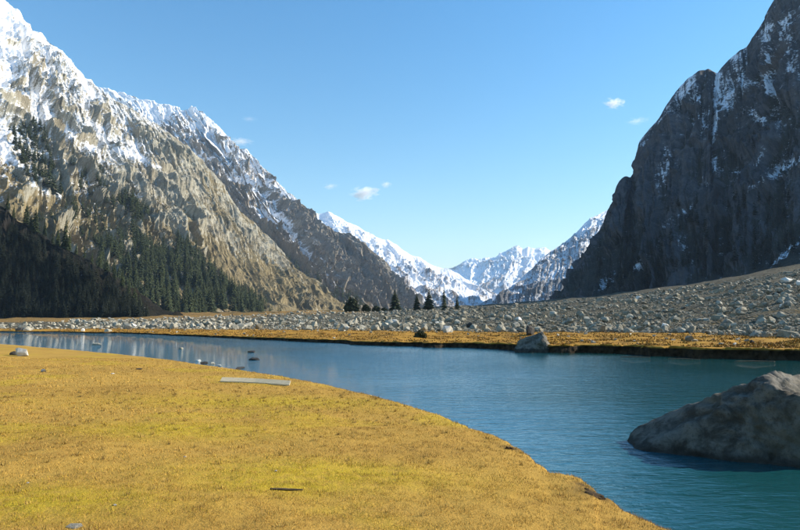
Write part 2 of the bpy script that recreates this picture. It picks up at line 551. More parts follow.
def build_water():
    xs = np.concatenate([np.linspace(-420, -60, 30, endpoint=False), np.linspace(-60, 60, 61), np.linspace(70, 260, 20)])
    ys = np.linspace(1.5, 190, 60)
    X, Y = np.meshgrid(xs, ys, indexing='ij')
    v = np.stack([X, Y, 0 * X], -1).reshape(-1, 3)
    sky_tint = sstep(2.0, -5.5, X - (4 + 0.17 * (Y - 10)) + fbm(X * .12, Y * .12, 3, 3) * 3)
    me = np_mesh('lake_water', v, grid_faces(len(xs), len(ys)), True, {'sky_tint': sky_tint.ravel()}, water_mat())
    return tag(link('lake_water', me), 'rippled blue green lake water', kind='structure')


build_water()


def build_bank():
    px = np.linspace(-250, 1150, 1500)
    yw0 = np.interp(px, _fw[:, 0], FAR_Y); zb = tb(px, ZB)
    y = yw0.copy()
    for _ in range(60):
        x = (px - 400) / F * y
        y = .6 * y + .4 * (yw0 + fbm(x * 0.30, y * 0.30, 5.1, 2) * 1.6)
    x = (px - 400) / F * y
    prof = [(-.55, -.35), (-.42, -.05), (-.30, .18), (-.26, .5), (-.33, .82), (-.38, .96), (-.25, 1.05), (.25, 1.06), (.8, 1.0)]
    V, Z = [], []
    for k, (dy, zt) in enumerate(prof):
        rough = fbm(x * 1.7, y * 1.7 + k * .45, k * .6, 4) * (0.30 if k < 6 else 0.12)
        slump = 0.35 * sstep(.05, .4, fbm(x * .22, y * .22, 77, 2)) * (1 - zt) if k < 4 else 0
        z = np.where(zt < 0, zt, zt * zb) + (fbm(x * .9, y * .9, k, 3) * .07 if k > 4 else 0)
        V.append(np.stack([x, y + dy + rough - slump, z - (0.10 if k == len(prof) - 1 else 0)], -1))
        Z.append(np.full(len(x), 1.0 if k < 5 else 0.0))
    V = np.stack(V, 1); Z = np.stack(Z, 1)
    m = MB('bank_earth')
    n1 = m.noise(3, 7, .7); n2 = m.noise(1.6, 6, 0.7)
    so = m.mix(m.ramp(n1, .35, .68), (0.018, 0.013, 0.008), (0.06, 0.042, 0.024))
    gf = m.mix(m.ramp(n2, 0.35, 0.65), (0.31, 0.155, 0.022), (0.40, 0.225, 0.038))
    mt = m.finish(m.mix(m.attr('earth'), gf, so), .95, m.bump(n1, .8, .15), .1)
    me = np_mesh('far_bank', V.reshape(-1, 3), grid_faces(len(px), len(prof)), True, {'earth': Z.ravel()}, mt)
    tag(link('far_bank', me), 'dark earthy edge of the far bank', kind='structure')


build_bank()


# ------------------------------------------------------------------ mountains
def crom(ctrl, n):
    """resample control polyline (K,3) to n points, parameter by index, blend of linear and smooth"""
    K = len(ctrl)
    t = np.linspace(0, K - 1, n)
    return np.stack([np.interp(t, np.arange(K), ctrl[:, i]) for i in range(3)], -1)


def loft(name, ridge, base, NU, NV, power, amp, L, back=(0, 400, -0.55), jag=0.35, seed=0.0, zstretch=0.45, snowfn=None, vegfn=None, mat=None, extra=None, iso=0.6, rib_amp=0.55, smooth=False):
    """ridge, base: lists of (px, py, Y). Surface from base (t=0) up over the ridge (t=1) and down behind."""
    ra = np.array(ridge, float); ba = np.array(base, float)
    R = P(ra[:, 0], ra[:, 1], ra[:, 2])
    # u from ridge arc length so samples are even
    seg = np.linalg.norm(np.diff(R, axis=0), axis=1) + 0.02 * R[:-1, 1]
    s = np.concatenate([[0], np.cumsum(seg)]); s_len = s[-1]; s /= s[-1]
    u = np.linspace(0, 1, NU)
    Rr = np.stack([np.interp(u, s, R[:, i]) for i in range(3)], -1)
    bp = P(ba[:, 0], ba[:, 1], ba[:, 2])
    ubase = np.interp(ba[:, 3], ra[:, 0], s) if ba.shape[1] > 3 else np.linspace(0, 1, len(ba))
    Bb = np.stack([np.interp(u, ubase, bp[:, i]) for i in range(3)], -1)
    ker = np.hanning(max(5, NU // 14)); ker /= ker.sum(); pad = len(ker) // 2
    for i in range(3):
        Bb[:, i] = np.convolve(np.pad(Bb[:, i], pad, mode='edge'), ker, 'same')[pad:pad + NU]
    nb_ = max(8, NV // 10)
    t = np.linspace(0, 1, NV)
    t2 = np.linspace(0, 1, nb_ + 1)[1:]
    Sx = Bb[:, None, :] + (Rr - Bb)[:, None, :] * t[None, :, None]
    tz = t ** power if np.isscalar(power) else np.interp(t, power[0], power[1])
    Sx[:, :, 2] = Bb[:, None, 2] + (Rr[:, 2] - Bb[:, 2])[:, None] * tz[None, :]
    bx, by, bz = back
    Bk = np.stack([Rr[:, 0][:, None] + bx * t2, Rr[:, 1][:, None] + by * t2, Rr[:, 2][:, None] * (1 + bz * t2)], -1)
    S = np.concatenate([Sx, Bk], 1)
    tt = np.concatenate([t, 1 + t2])
    du = np.gradient(S, axis=0); dv = np.gradient(S, axis=1)
    N = np.cross(dv, du); ln = np.linalg.norm(N, axis=-1, keepdims=True); N = N / np.maximum(ln, 1e-6)
    flip = np.sum(N * np.array([0, -0.4, 1.0]), -1) < 0
    N[flip] *= -1
    x, y, z = S[..., 0] / L + seed, S[..., 1] / L + seed * 0.7, S[..., 2] / L * zstretch
    wx = fbm(x * 0.7, y * 0.7, z * 0.7 + 5, 3) * 0.55
    wy = fbm(x * 0.7 + 9, y * 0.7, z * 0.7, 3) * 0.55
    rd = ridged(x + wx, y + wy, z + wx, 6, 0.52)
    fb = fbm(x * 3.1, y * 3.1, S[..., 2] / L * 3.1, 5, 0.55)
    crag = np.abs(fbm(x * 6.5 + 3, y * 6.5, S[..., 2] / L * 5.0, 4, 0.6))
    env = sstep(0.0, 0.14, tt) * (1 - (1 - jag) * np.exp(-((tt - 1) / 0.10) ** 2))
    arc = (s_len * u)[:, None] + 0 * S[..., 2]
    run = np.linalg.norm(Rr - Bb, axis=1)[:, None] * tt[None, :]
    ww = fbm(x * 1.5, y * 1.5, z * 1.5, 3)
    ribs = 0; tot = 0
    for k, (lr, am) in enumerate(((0.95, 1.0), (0.36, 0.42), (0.13, 0.16))):
        q = lr * L
        a_ = arc / q + ww * (0.9 - .2 * k) + seed * (k + 1)
        ribs = ribs + am * (ridged(a_, run / (q * 7.0) + ww * .3 + seed, 3.1 * k, 2, 0.5) - 0.45); tot += am
    ribs = ribs / tot * 1.8
    fa, fr = arc / (L * .16), run / (L * .30)
    fine = ridged(fa + ww * 1.5, fr + ww, S[..., 2] / L * 2.0, 5, 0.68)
    d = amp * ((rd - 0.42) * iso + ribs * rib_amp + fb * 0.07 + (fine - 0.40) * (0.12 + 0.30 * sstep(-.15, .35, fbm(x * .9 + 7, y * .9, z * .9, 3))) - crag * 0.10)
    if extra is not None:
        d = d + extra(S, tt)
    S2 = S + N * (d * env[None, :])[..., None]
    S2[..., 2] += (fb * amp * 0.12) * np.exp(-((tt - 1) / 0.05) ** 2)[None, :]
    S2[..., 2] = np.maximum(S2[..., 2], -2.0)
    pxx, pyy = proj(S2)
    cur = (rd - 0.42) * 0.5 + ribs * 0.8
    sn = snowfn(S2, pxx, pyy, tt, cur) if snowfn else np.zeros(S2.shape[:2])
    vg = vegfn(S2, pxx, pyy, tt, cur) if vegfn else np.zeros(S2.shape[:2])
    nv = S2.shape[1]
    me = np_mesh(name, S2.reshape(-1, 3), grid_faces(NU, nv), smooth, {'snow': sn.ravel(), 'veg': vg.ravel(), 'fall': np.stack([arc, run, 0 * run], -1).reshape(-1, 3)}, mat)
    # face direction
    o = link(name, me)
    if me.polygons[len(me.polygons) // 2].normal.dot(Vector((0, -0.3, 1))) < 0:
        me.flip_normals()
    return o, S2[:, :NV], pxx[:, :NV], pyy[:, :NV]


def seg_mask(px, py, segs):
    """soft mask of streaks (x0,y0,x1,y1,width)"""
    out = np.zeros_like(px)
    for x0, y0, x1, y1, wd in segs:
        vx, vy = x1 - x0, y1 - y0
        t = np.clip(((px - x0) * vx + (py - y0) * vy) / max(vx * vx + vy * vy, 1e-6), 0, 1)
        dd = np.hypot(px - x0 - vx * t, py - y0 - vy * t)
        out = np.maximum(out, np.exp(-(dd / wd) ** 2))
    return out


# -- big sunlit mountain
B_ridge = [(-270, -150, 960), (-160, -100, 1000), (-60, -45, 1050), (-15, -12, 1080), (5, 0, 1090), (12, 6, 1090), (20, 13, 1085), (29, 27, 1080), (40, 34, 1075), (52, 42, 1070), (62, 50, 1070),
           (70, 60, 1065), (78, 69, 1065), (88, 79, 1060), (98, 88, 1060), (108, 97, 1055), (119, 105, 1050), (134, 113, 1045), (151, 122, 1040), (166, 131, 1035), (185, 146, 1030),
           (202, 160, 1030), (213, 175, 1025), (223, 185, 1022), (238, 204, 1020), (249, 217, 1018), (270, 240, 1015), (298, 269, 1012), (336, 297, 1010), (352, 308, 1010), (366, 316, 1010)]
B_base = [(-240, 323, 310, -270), (-140, 322, 320, -160), (20, 321, 350, -60), (90, 320, 390, -15), (125, 319, 425, 20), (180, 318, 490, 62), (235, 317, 580, 119), (280, 316.5, 690, 185), (310, 316, 790, 238), (340, 316, 900, 298), (354, 316.5, 950, 336), (369, 318, 1000, 366)]


def b_snow(S, px, py, tt, cur):
    line = np.interp(px, [-400, 0, 60, 110, 160, 210, 260, 400], [150, 128, 128, 135, 128, 120, 110, 60])
    s = 0.48 + (line - py) / 260.0 - cur * 0.45
    s = np.clip(s, 0, 0.95)
    s = np.where(px > 140, s - (px - 140) / 260.0, s)
    st = seg_mask(px, py, [(118, 149, 160, 168, 4), (30, 185, 60, 196, 3), (128, 192, 142, 198, 3), (5, 155, 40, 180, 3.5), (60, 130, 95, 150, 4)])
    return np.clip(s + 0.35 * st, 0, 1)


def b_veg(S, px, py, tt, cur):
    v = 0.15 + 0.75 * sstep(120, 215, py) - 0.5 * sstep(0.0, 0.25, cur)
    v = v - 0.55 * seg_mask(px, py, [(205, 215, 255, 265, 16), (225, 200, 270, 260, 12), (190, 180, 215, 230, 14), (140, 170, 175, 200, 16)])
    v = v + 0.5 * seg_mask(px, py, [(250, 270, 340, 310, 14), (215, 255, 270, 300, 10), (0, 200, 60, 232, 14), (0, 175, 30, 195, 8)])
    return np.clip(v, 0, 1)


mtB, SB, PXB, PYB = loft('sunlit_mountain', B_ridge, B_base, 560, 390, ([0, .15, .4, .7, 1], [0, .10, .36, .66, 1]), 20, 150,
                         back=(-150, 500, -0.5), seed=1.3, rib_amp=0.95, iso=0.45, snowfn=b_snow, vegfn=b_veg, mat=M_LEFT)
tag(mtB, 'great sunlit mountain with snowy summit, tan slopes and forest at its foot', kind='structure')

# -- snowy ridge behind it
C_ridge = [(-20, 92, 2050), (60, 88, 1993), (100, 87, 1965), (113, 92, 1955), (122, 92, 1949), (128, 94, 1945), (134, 95, 1941), (141, 99, 1936), (150, 101, 1929), (156, 102, 1925), (165, 104, 1919), (176, 107, 1911), (183, 110, 1906), (188, 109, 1902), (192, 105, 1900), (197, 108, 1896), (203, 110, 1892), (210, 117, 1887), (220, 127, 1880), (231, 140, 1872), (238, 148, 1867), (245, 148, 1862), (254, 158, 1855), (262, 167, 1850), (270, 174, 1840), (276, 182, 1833), (284, 188, 1823), (291, 194, 1815), (298, 203, 1807), (304, 210, 1800), (317, 219, 1782), (326, 226, 1770), (336, 231, 1756), (348, 233, 1740), (358, 240, 1721), (369, 248, 1700), (380, 263, 1680), (392, 278, 1648), (402, 289, 1621), (410, 297, 1600), (418, 308, 1585), (424, 314, 1575)]
C_base = [(322, 316, 1010, -20), (350, 315.5, 1080, 134), (370, 315, 1180, 210), (384, 315, 1280, 262), (400, 315, 1380, 317), (411, 315, 1450, 358), (419, 315.5, 1500, 392), (428, 317, 1560, 424)]


def c_snow(S, px, py, tt, cur):
    line = np.interp(px, [0, 200, 260, 300, 330, 380, 430], [190, 192, 202, 222, 222, 218, 200])
    s = 0.46 + (line - py) / 190.0 - cur * 0.5
    s = s + 0.22 * seg_mask(px, py, [(285, 225, 340, 285, 20), (320, 280, 345, 305, 8)])
    s = s - 0.45 * seg_mask(px, py, [(300, 214, 345, 255, 12), (345, 238, 410, 300, 12)])
    return np.clip(s, 0, 0.92)


def c_veg(S, px, py, tt, cur):
    v = 0.35 + 0.4 * sstep(230, 300, py) - 0.6 * sstep(0, .2, cur)
    return np.clip(v, 0, 1)


mtC, SC, PXC, PYC = loft('snowy_ridge', C_ridge, C_base, 400, 290, ([0, .15, .45, .75, 1], [0, .12, .42, .70, 1]), 40, 210,
                         back=(-200, 900, -0.5), seed=4.1, jag=0.3, rib_amp=0.8, snowfn=c_snow, vegfn=c_veg, mat=M_MIDL)
tag(mtC, 'craggy ridge with snow in its gullies behind the sunlit mountain', kind='structure')

# -- third ridge
D_ridge = [(230, 205, 3700), (280, 208, 3600), (300, 209, 3550), (306, 209, 3530), (318, 214, 3500), (328, 211, 3480), (336, 216, 3450), (346, 222, 3420), (355, 225, 3400), (365, 231, 3370), (375, 236, 3330), (385, 240, 3300), (396, 244, 3260), (405, 250, 3220),
           (412, 255, 3200), (420, 257, 3170), (428, 262, 3140), (440, 268, 3100), (450, 269, 3060), (458, 273, 3020), (468, 280, 2960), (478, 287, 2900), (487, 293, 2850), (495, 298, 2800), (504, 305, 2740), (512, 311, 2700)]
D_base = [(330, 312, 2000, 230), (400, 312, 1900, 328), (440, 312, 1900, 396), (475, 312, 2050, 440), (500, 312, 2250, 478), (513, 313, 2500, 512)]


def d_snow(S, px, py, tt, cur):
    line = np.interp(px, [300, 400, 450, 500], [243, 272, 290, 312])
    return np.clip(0.55 + (line - py) / 80.0 - cur * 0.5, 0, 0.9)


mtD, *_ = loft('hazy_snow_ridge', D_ridge, D_base, 240, 140, 1.1, 42, 420, back=(-300, 1500, -0.5), seed=7.7, jag=0.25,
               snowfn=d_snow, vegfn=lambda S, px, py, tt, cur: np.clip(0.3 + 0 * px, 0, 1), mat=M_FAR)
tag(mtD, 'hazy snow topped ridge sloping down to the valley head', kind='structure')

# -- far peak
E_ridge = [(380, 285, 7200), (420, 276, 7100), (440, 271, 7050), (456, 267, 7000), (465, 261, 7000), (472, 258, 7000), (479, 259, 7000), (486, 257, 6950), (495, 256, 6950), (500, 252, 6900), (506, 251, 6900), (512, 248, 6900), (518, 246, 6900), (523, 250, 6900), (528, 247, 6900), (536, 249, 6900), (545, 248, 6900), (556, 254, 6900),
           (575, 258, 6900), (600, 256, 6900), (640, 262, 6900)]
E_base = [(380, 308, 5200, 380), (460, 307, 4700, 465), (500, 306, 4500, 512), (540, 306, 4600, 545), (640, 306, 5200, 640)]
mtE, *_ = loft('far_snow_peak', E_ridge, E_base, 240, 140, 1.25, 100, 900, back=(0, 2500, -0.5), seed=2.2, jag=0.25,
               snowfn=lambda S, px, py, tt, cur: np.clip(0.70 + (262 - py) / 100.0 - cur * 0.7, 0, 0.95), mat=M_FAR)
tag(mtE, 'pale snow covered peak closing the valley', kind='structure')

# -- blue shaded ridge on the other side
Fr = [(482, 309, 1500), (487, 305, 1530), (493, 300, 1560), (500, 293, 1620), (506, 288, 1680), (513, 284, 1750), (522, 277, 1820), (533, 268, 1900), (541, 258, 1980), (550, 252, 2050), (560, 246, 2120), (569, 239, 2200), (577, 232, 2270), (585, 223, 2340), (592, 217, 2400), (600, 214, 2450),
      (610, 209, 2500), (630, 196, 2600), (680, 180, 2800), (760, 165, 3000)]
F_base = [(484, 312, 1450, 482), (510, 312, 1350, 513), (540, 312, 1300, 550), (590, 312, 1300, 600), (660, 310, 1300, 680), (760, 310, 1300, 760)]
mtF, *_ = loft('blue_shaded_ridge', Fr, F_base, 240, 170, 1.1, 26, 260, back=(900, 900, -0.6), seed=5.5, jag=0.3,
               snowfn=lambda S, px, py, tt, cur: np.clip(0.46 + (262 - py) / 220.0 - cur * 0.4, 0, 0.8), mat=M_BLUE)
tag(mtF, 'snow dusted ridge in blue shade beyond the dark cliff', kind='structure')

# -- dark cliff mountain
Gr = [(536, 309, 520), (548, 303, 525), (561, 293, 530), (574, 271, 540), (590, 247, 552), (603, 223, 563), (610, 206, 568), (613, 202, 570), (616, 188, 572), (619, 181, 573), (624, 177, 574), (630, 178, 580), (634, 173, 584), (635, 161, 584), (640, 141, 586), (648, 131, 590), (657, 121, 592), (671, 99, 594),
      (680, 87, 594), (688, 78, 594), (695, 73, 592), (701, 70, 592), (708, 69, 590), (713, 71, 590), (717, 73, 590), (722, 67, 589), (731, 58, 588), (740, 50, 586), (746, 47, 585), (753, 37, 583), (759, 29, 582), (765, 18, 580), (770, 8, 580), (775, -1, 580), (782, -18, 580), (800, -35, 580), (850, -45, 570), (930, -20, 560), (1050, 30, 540),
      (1250, 90, 480), (1600, 150, 400), (2200, 200, 320)]
G_base = [(534, 313, 505, 536), (550, 309, 430, 561), (575, 306, 390, 590), (610, 303, 365, 613), (630, 300, 350, 634), (665, 295, 335, 671), (705, 288, 318, 708), (745, 281, 302, 753), (790, 272, 283, 800), (930, 250, 245, 930), (1300, 205, 180, 1250), (2200, 130, 120, 2200)]


def g_snow(S, px, py, tt, cur):
    s = 0.11 + 0.16 * (150 - py) / 150.0 - cur * 0.25
    s = s + 0.30 * seg_mask(px, py, [(719, 74, 715, 100, 2.6), (715, 100, 716, 122, 2.0), (716, 122, 711, 150, 1.8)])
    st = seg_mask(px, py, [(690, 80, 706, 130, 8), (718, 75, 714, 140, 4), (728, 78, 726, 105, 9), (735, 60, 742, 85, 9), (768, 30, 766, 78, 8), (785, 20, 792, 70, 8), (765, 85, 776, 92, 7), (745, 108, 762, 120, 5),
                             (692, 203, 662, 226, 4), (690, 208, 670, 222, 5), (660, 245, 636, 268, 5), (668, 155, 660, 185, 9), (764, 150, 755, 165, 4), (790, 250, 776, 262, 3), (800, 240, 786, 255, 3), (707, 182, 708, 184, 3), (714, 160, 716, 172, 4), (600, 288, 606, 280, 6),
                             (632, 150, 650, 135, 7), (660, 120, 690, 85, 9), (740, 195, 800, 160, 6), (680, 240, 690, 262, 5)])
    return np.clip(s + 0.33 * st, 0, 0.9)


def g_extra(S, tt):
    # the straight dark chimney below the notch
    px, py = proj(S)
    return -7 * np.exp(-((px - (716 - (py - 72) * 0.04)) / 2.2) ** 2) * sstep(240, 120, py)


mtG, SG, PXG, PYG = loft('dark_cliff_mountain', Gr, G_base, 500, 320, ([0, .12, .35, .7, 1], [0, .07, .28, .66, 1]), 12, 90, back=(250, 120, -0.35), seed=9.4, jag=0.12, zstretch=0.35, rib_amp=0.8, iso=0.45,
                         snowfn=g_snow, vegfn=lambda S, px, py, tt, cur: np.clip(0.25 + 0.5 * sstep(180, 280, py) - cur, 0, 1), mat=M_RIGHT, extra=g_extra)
tag(mtG, 'steep dark cliff mountain in shade with thin snow streaks', kind='structure')

# -- shaded spur
A_ridge = [(-420, 40, 560), (-200, 140, 490), (-60, 186, 445), (0, 206, 425), (12, 213, 420), (26, 225, 414), (40, 236, 408), (60, 246, 400), (80, 256, 392), (100, 269, 382), (115, 282, 373), (128, 298, 362), (140, 312, 350), (152, 324, 338)]
A_base = [(-420, 322, 420, -420), (-200, 322, 385, -200), (0, 322, 350, 0), (60, 322, 342, 60), (110, 322, 338, 110), (152, 326, 333, 152)]
A_ridge = [(a, b, c * .72) for a, b, c in A_ridge]
A_base = [(a, b + 0.6, c * .69, d) for a, b, c, d in A_base]
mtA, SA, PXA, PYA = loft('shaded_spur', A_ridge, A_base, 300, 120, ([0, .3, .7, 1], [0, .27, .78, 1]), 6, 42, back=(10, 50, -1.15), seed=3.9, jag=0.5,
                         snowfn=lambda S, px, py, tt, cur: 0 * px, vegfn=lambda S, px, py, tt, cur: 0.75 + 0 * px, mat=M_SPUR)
tag(mtA, 'low shaded spur running down to the lake', kind='structure')


# ------------------------------------------------------------------ rocks
def ico(sub):
    bm = bmesh.new()
    bmesh.ops.create_icosphere(bm, subdivisions=sub, radius=1.0)
    v = np.array([p.co[:] for p in bm.verts]); f = np.array([[q.index for q in p.verts] for p in bm.faces])
    bm.free()
    return v, f


ICO = {k: ico(k) for k in (1, 2, 3, 4, 6)}


def hull_radius(d, planes, soft=14.0):
    """radius of a faceted body given by planes (normal, distance) in directions d"""
    acc = np.zeros(len(d))
    for n, k in planes:
        n = np.asarray(n, float); n = n / np.linalg.norm(n)
        acc += (np.maximum(d @ n, 1e-3) / k) ** soft
    return acc ** (-1.0 / soft)


def rock_shape(seed, sub, flat=0.7, rough=0.05, soft=34.0):
    r = np.random.default_rng(seed)
    v, f = ICO[sub]
    planes = [((0, 0, 1), flat * r.uniform(.8, 1.1)), ((0, 0, -1), 0.6)]
    for i in range(11):
        n = r.normal(size=3); n[2] = n[2] * 0.8 + 0.15
        planes.append((n, r.uniform(0.6, 1.05)))
    rad = hull_radius(v, planes, soft)
    p = v * np.minimum(rad, 1.5)[:, None] * np.array([1.0, r.uniform(.65, .95), 1.0])
    k = 1.6
    p = p * (1 + rough * fbm(p[:, 0] * k + seed, p[:, 1] * k, p[:, 2] * k, 3) * 2)[:, None]
    return p, f


def block_shape(seed, n, flat=0.75):
    """angular block: convex hull of a few scattered points"""
    r = np.random.default_rng(seed)
    p = r.normal(size=(n, 3)); p /= np.linalg.norm(p, axis=1)[:, None]
    p *= r.uniform(.72, 1.08, (n, 1)) * np.array([1.0, r.uniform(.6, .95), flat * r.uniform(.8, 1.1)])
    bm = bmesh.new()
    for q in p: bm.verts.new(q)
    res = bmesh.ops.convex_hull(bm, input=bm.verts)
    bmesh.ops.delete(bm, geom=[g for g in res['geom_interior'] if isinstance(g, bmesh.types.BMVert)], context='VERTS')
    bmesh.ops.triangulate(bm, faces=bm.faces)
    bm.verts.index_update()
    v = np.array([q.co[:] for q in bm.verts]); f = np.array([[q.index for q in g.verts] for g in bm.faces])
    bm.free()
    return v, f


M_PALE = rock_mat('pale_granite', (0.29, 0.27, 0.215), (0.50, 0.47, 0.38), 0.8)
M_GREY = rock_mat('grey_scree_stone', (0.17, 0.157, 0.12), (0.37, 0.345, 0.27), 0.6)
M_DARK = rock_mat('dark_wet_stone', (0.03, 0.028, 0.026), (0.06, 0.056, 0.05), 0.5)
M_BIG = rock_mat('lake_boulder_stone', (0.045, 0.040, 0.030), (0.18, 0.167, 0.138), 0.35, wet=True)
M_WHITE = rock_mat('white_stone', (0.58, 0.56, 0.51), (0.78, 0.76, 0.70), 0.3, dark=0.7)

ROCKS = {}
for nm, mt in (('pale', M_PALE), ('grey', M_GREY), ('dark', M_DARK), ('white', M_WHITE)):
    ROCKS[nm] = []
    for k in range(7):
        p, f = block_shape(100 + k * 7, 18 + k)
        ROCKS[nm].append(np_mesh('stone_mesh', p, f, False, None, mt))


def rock(name, kind, var, loc, size, rz, label, group=None, cat='boulder', sink=0.3, tilt=(0, 0), stretch=(1, 1, 1)):
    o = link(name, ROCKS[kind][var % 7])
    o.location = (loc[0], loc[1], loc[2] + size * 0.6 * stretch[2] * (1 - 2 * sink))
    o.rotation_euler = (tilt[0], tilt[1], rz)
    o.scale = (size * stretch[0], size * stretch[1], size * stretch[2])
    return tag(o, label, cat, group)


# the great boulder in the lake
def big_boulder():
    c0 = np.array([6.15, 10.45, 0.2])
    v, f = ICO[6]
    pts = [((-.50, -.78, .38), (5.88, 9.8, 0.93)), ((.32, -.34, .88), (6.0, 10.15, 1.22)), ((.95, -.05, .3), (7.55, 10.3, .5)),
           ((.30, -.90, .33), (6.35, 9.35, 0.2)), ((-.2, .9, .45), (6.0, 11.75, 0.3)), ((0, 0, -1), (6, 10, -.9)), ((-.55, -.06, .83), (5.62, 10.25, 1.06)),
           ((-1, 0.1, .8), (4.02, 10.9, 0)), ((.75, -.25, .6), (6.9, 10.0, 1.0)), ((-.25, .4, .88), (5.95, 10.4, 1.21)), ((-.8, -.5, .45), (4.4, 10.2, .2))]
    planes = []
    for n, q in pts:
        n = np.array(n); n = n / np.linalg.norm(n)
        planes.append((n, float(n @ (np.array(q) - c0))))
    rad = hull_radius(v, planes, 70)
    p = v * rad[:, None]
    q = p * 1.1
    bump = 0.09 * fbm(q[:, 0], q[:, 1], q[:, 2], 3) + 0.06 * (ridged(q[:, 0] * 2.0 + q[:, 2], q[:, 1] * 2.0, q[:, 2] * 3.4, 5, .6) - .4) + 0.04 * fbm(q[:, 0] * 6, q[:, 1] * 6, q[:, 2] * 6, 4, .65) - 0.05 * np.exp(-(pn(q[:, 0] * 1.1 + 4, q[:, 1] * 1.1, q[:, 2] * 1.6) / .035) ** 2)
    p = p + v * bump[:, None]
    me = np_mesh('lake_boulder', p, f, True, None, M_BIG)
    o = link('lake_boulder', me)
    o.location = c0
    tag(o, 'huge wedge shaped grey boulder standing in the lake, lit on top', 'boulder')


big_boulder()


def standing_rock():
    q = G(541, 352.5, 0.0)
    v, f = ICO[4]
    planes = [((-.55, -.55, .62), .62), ((.93, -.25, .25), .42), ((.2, .9, .4), .8), ((0, 0, -1), .5), ((-.2, .5, .8), .85), ((.3, -.95, .1), .62), ((-1, .3, .1), 1.1)]
    p = v * hull_radius(v, planes, 24)[:, None]
    p = p * (1 + 0.12 * fbm(p[:, 0] * 2, p[:, 1] * 2, p[:, 2] * 2, 4))[:, None]
    p *= np.array([1.35, .9, .92])
    o = link('standing_rock', np_mesh('standing_rock', p, f, False, None, M_GREY))
    o.location = (q[0], q[1] + 0.3, 0.36)
    o.data.materials[0] = M_BIG
    tag(o, 'pointed grey rock standing at the water edge of the far bank', 'boulder')


standing_rock()


def on_ground(px, py, zg=None):
    """place on the terrain seen at a photo pixel"""
    Y = np.geomspace(2.5, 400, 4000)
    p = P(px, py, Y)
    h = ground(p[:, 0], p[:, 1])
    i = np.argmax(p[:, 2] < h)
    return np.array([p[i, 0], p[i, 1], h[i]])


def px_size(n, Y):
    return n / F * Y


# stones standing in the shallows
for px, py, wpx, kind, lab in (
        (97, 345, 8, 'pale', 'small pale stone breaking the water off the meadow'),
        (181, 349, 7, 'pale', 'small grey stone barely above the shallow water'),
        (252, 352.5, 7, 'dark', 'low dark stone in the water, farther of a pair'),
        (254, 360, 8, 'dark', 'low dark stone in the water, nearer of a pair')):
    q = G(px, py, 0.0)
    rock('lake_stone', kind, int(px), (q[0], q[1], 0), px_size(wpx, q[1]) * .68, px, lab, None, 'stone', 0.32, stretch=(1.2, 1, .55))
q = G(99, 345.5, 0.0)

# stones along the edge and on the meadow
for px, py, wpx, kind, lab, st in (
        (22, 356, 11, 'white', 'white angular rock sitting on the meadow by the water', (1.2, 1, 1.15)),
        (14, 355, 7, 'dark', 'low dark rock touching the white rock on the meadow', (1, 1, .7)),
        (44, 372, 6.5, 'white', 'small rounded white stone alone on the meadow', (1, .9, .7)),
        (139, 369.5, 4.5, 'dark', 'small dark stone on the sunny meadow', (1.2, 1, .5)),
        (198, 361.5, 4, 'white', 'small white stone at the meadow edge next to dark stones', (1, 1, .8)),
        (204, 364, 6, 'dark', 'dark stone at the meadow edge beside a white stone', (1.2, 1, .7)),
        (212, 364.5, 5, 'pale', 'small pale stone at the meadow edge beside dark stones', (1, 1, .7)),
        (219, 366, 4, 'white', 'tiny white stone lying by itself at the meadow edge', (1, 1, .6)),
        (240, 368.5, 10, 'dark', 'flat reddish brown slab of stone at the waterline', (1.6, 1, .28)),
        (113, 374, 3, 'white', 'tiny pale pebble in the middle of the meadow', (1, 1, .5)),
        (185, 457, 2.6, 'white', 'tiny white pebble beside a greenish patch of turf', (1, 1, .5)),
        (28, 483, 2.6, 'white', 'tiny pebble on the brown turf', (1, 1, .5)),
        (115, 505, 3.4, 'white', 'flat pale pebble low in the turf', (1.2, 1, .4)),
        (76, 527, 12, 'pale', 'flat grey stone half sunk in the near turf', (1.5, 1, .25)),
        (276, 471, 2.4, 'white', 'pale pebble beside the bright yellow green turf', (1, 1, .5))):
    q = on_ground(px, py)
    if q[2] < 0.02: q = G(px, py, 0.0)
    rock('meadow_stone', kind, int(px + py), q, px_size(wpx, q[1]) * .72, px * .7, lab, None, 'stone', 0.2, stretch=st)

# clods of earth on the worn bank
for px, py, wpx, lab in ((510, 449, 9, 'dark clod of earth on the grassy lip of the near bank'), (597, 497, 12, 'crumbled dark earth where the near bank has broken away'), (586, 489, 5, 'small brown clod of earth at the broken turf edge')):
    q = on_ground(px, py)
    o = link('earth_clod', np_mesh('earth_clod', rock_shape(int(px), 3, .6, .16)[0], ICO[3][1], False, None, None))
    o.location = (q[0], q[1], q[2]); sz = px_size(wpx, q[1]) * .8
    o.scale = (sz, sz * .8, sz * .45); o.rotation_euler = (0.1, 0.2, px)
    mm = bpy.data.materials.get('dark_earth')
    if not mm:
        mb = MB('dark_earth'); nn_ = mb.noise(9, 6, .7)
        mm = mb.finish(mb.mix(mb.ramp(nn_, .35, .65), (0.05, 0.03, 0.015), (0.15, 0.095, 0.045)), 0.95, mb.bump(nn_, .8, .1))
    o.data.materials.append(mm)
    tag(o, lab, 'clod')


# bleached log and stick
def wood_mat(name, a, b):
    m = MB(name)
    n = m.noise(6, 6, .65, stretch=(0.6, 8, 8))
    return m.finish(m.mix(m.ramp(n, .35, .68), a, b), .8, m.bump(n, .5, .02))


M_BLEACH = wood_mat('bleached_wood', (0.52, 0.41, 0.24), (0.68, 0.57, 0.38))
M_TWIG = wood_mat('dark_wood', (0.06, 0.045, 0.03), (0.14, 0.10, 0.06))


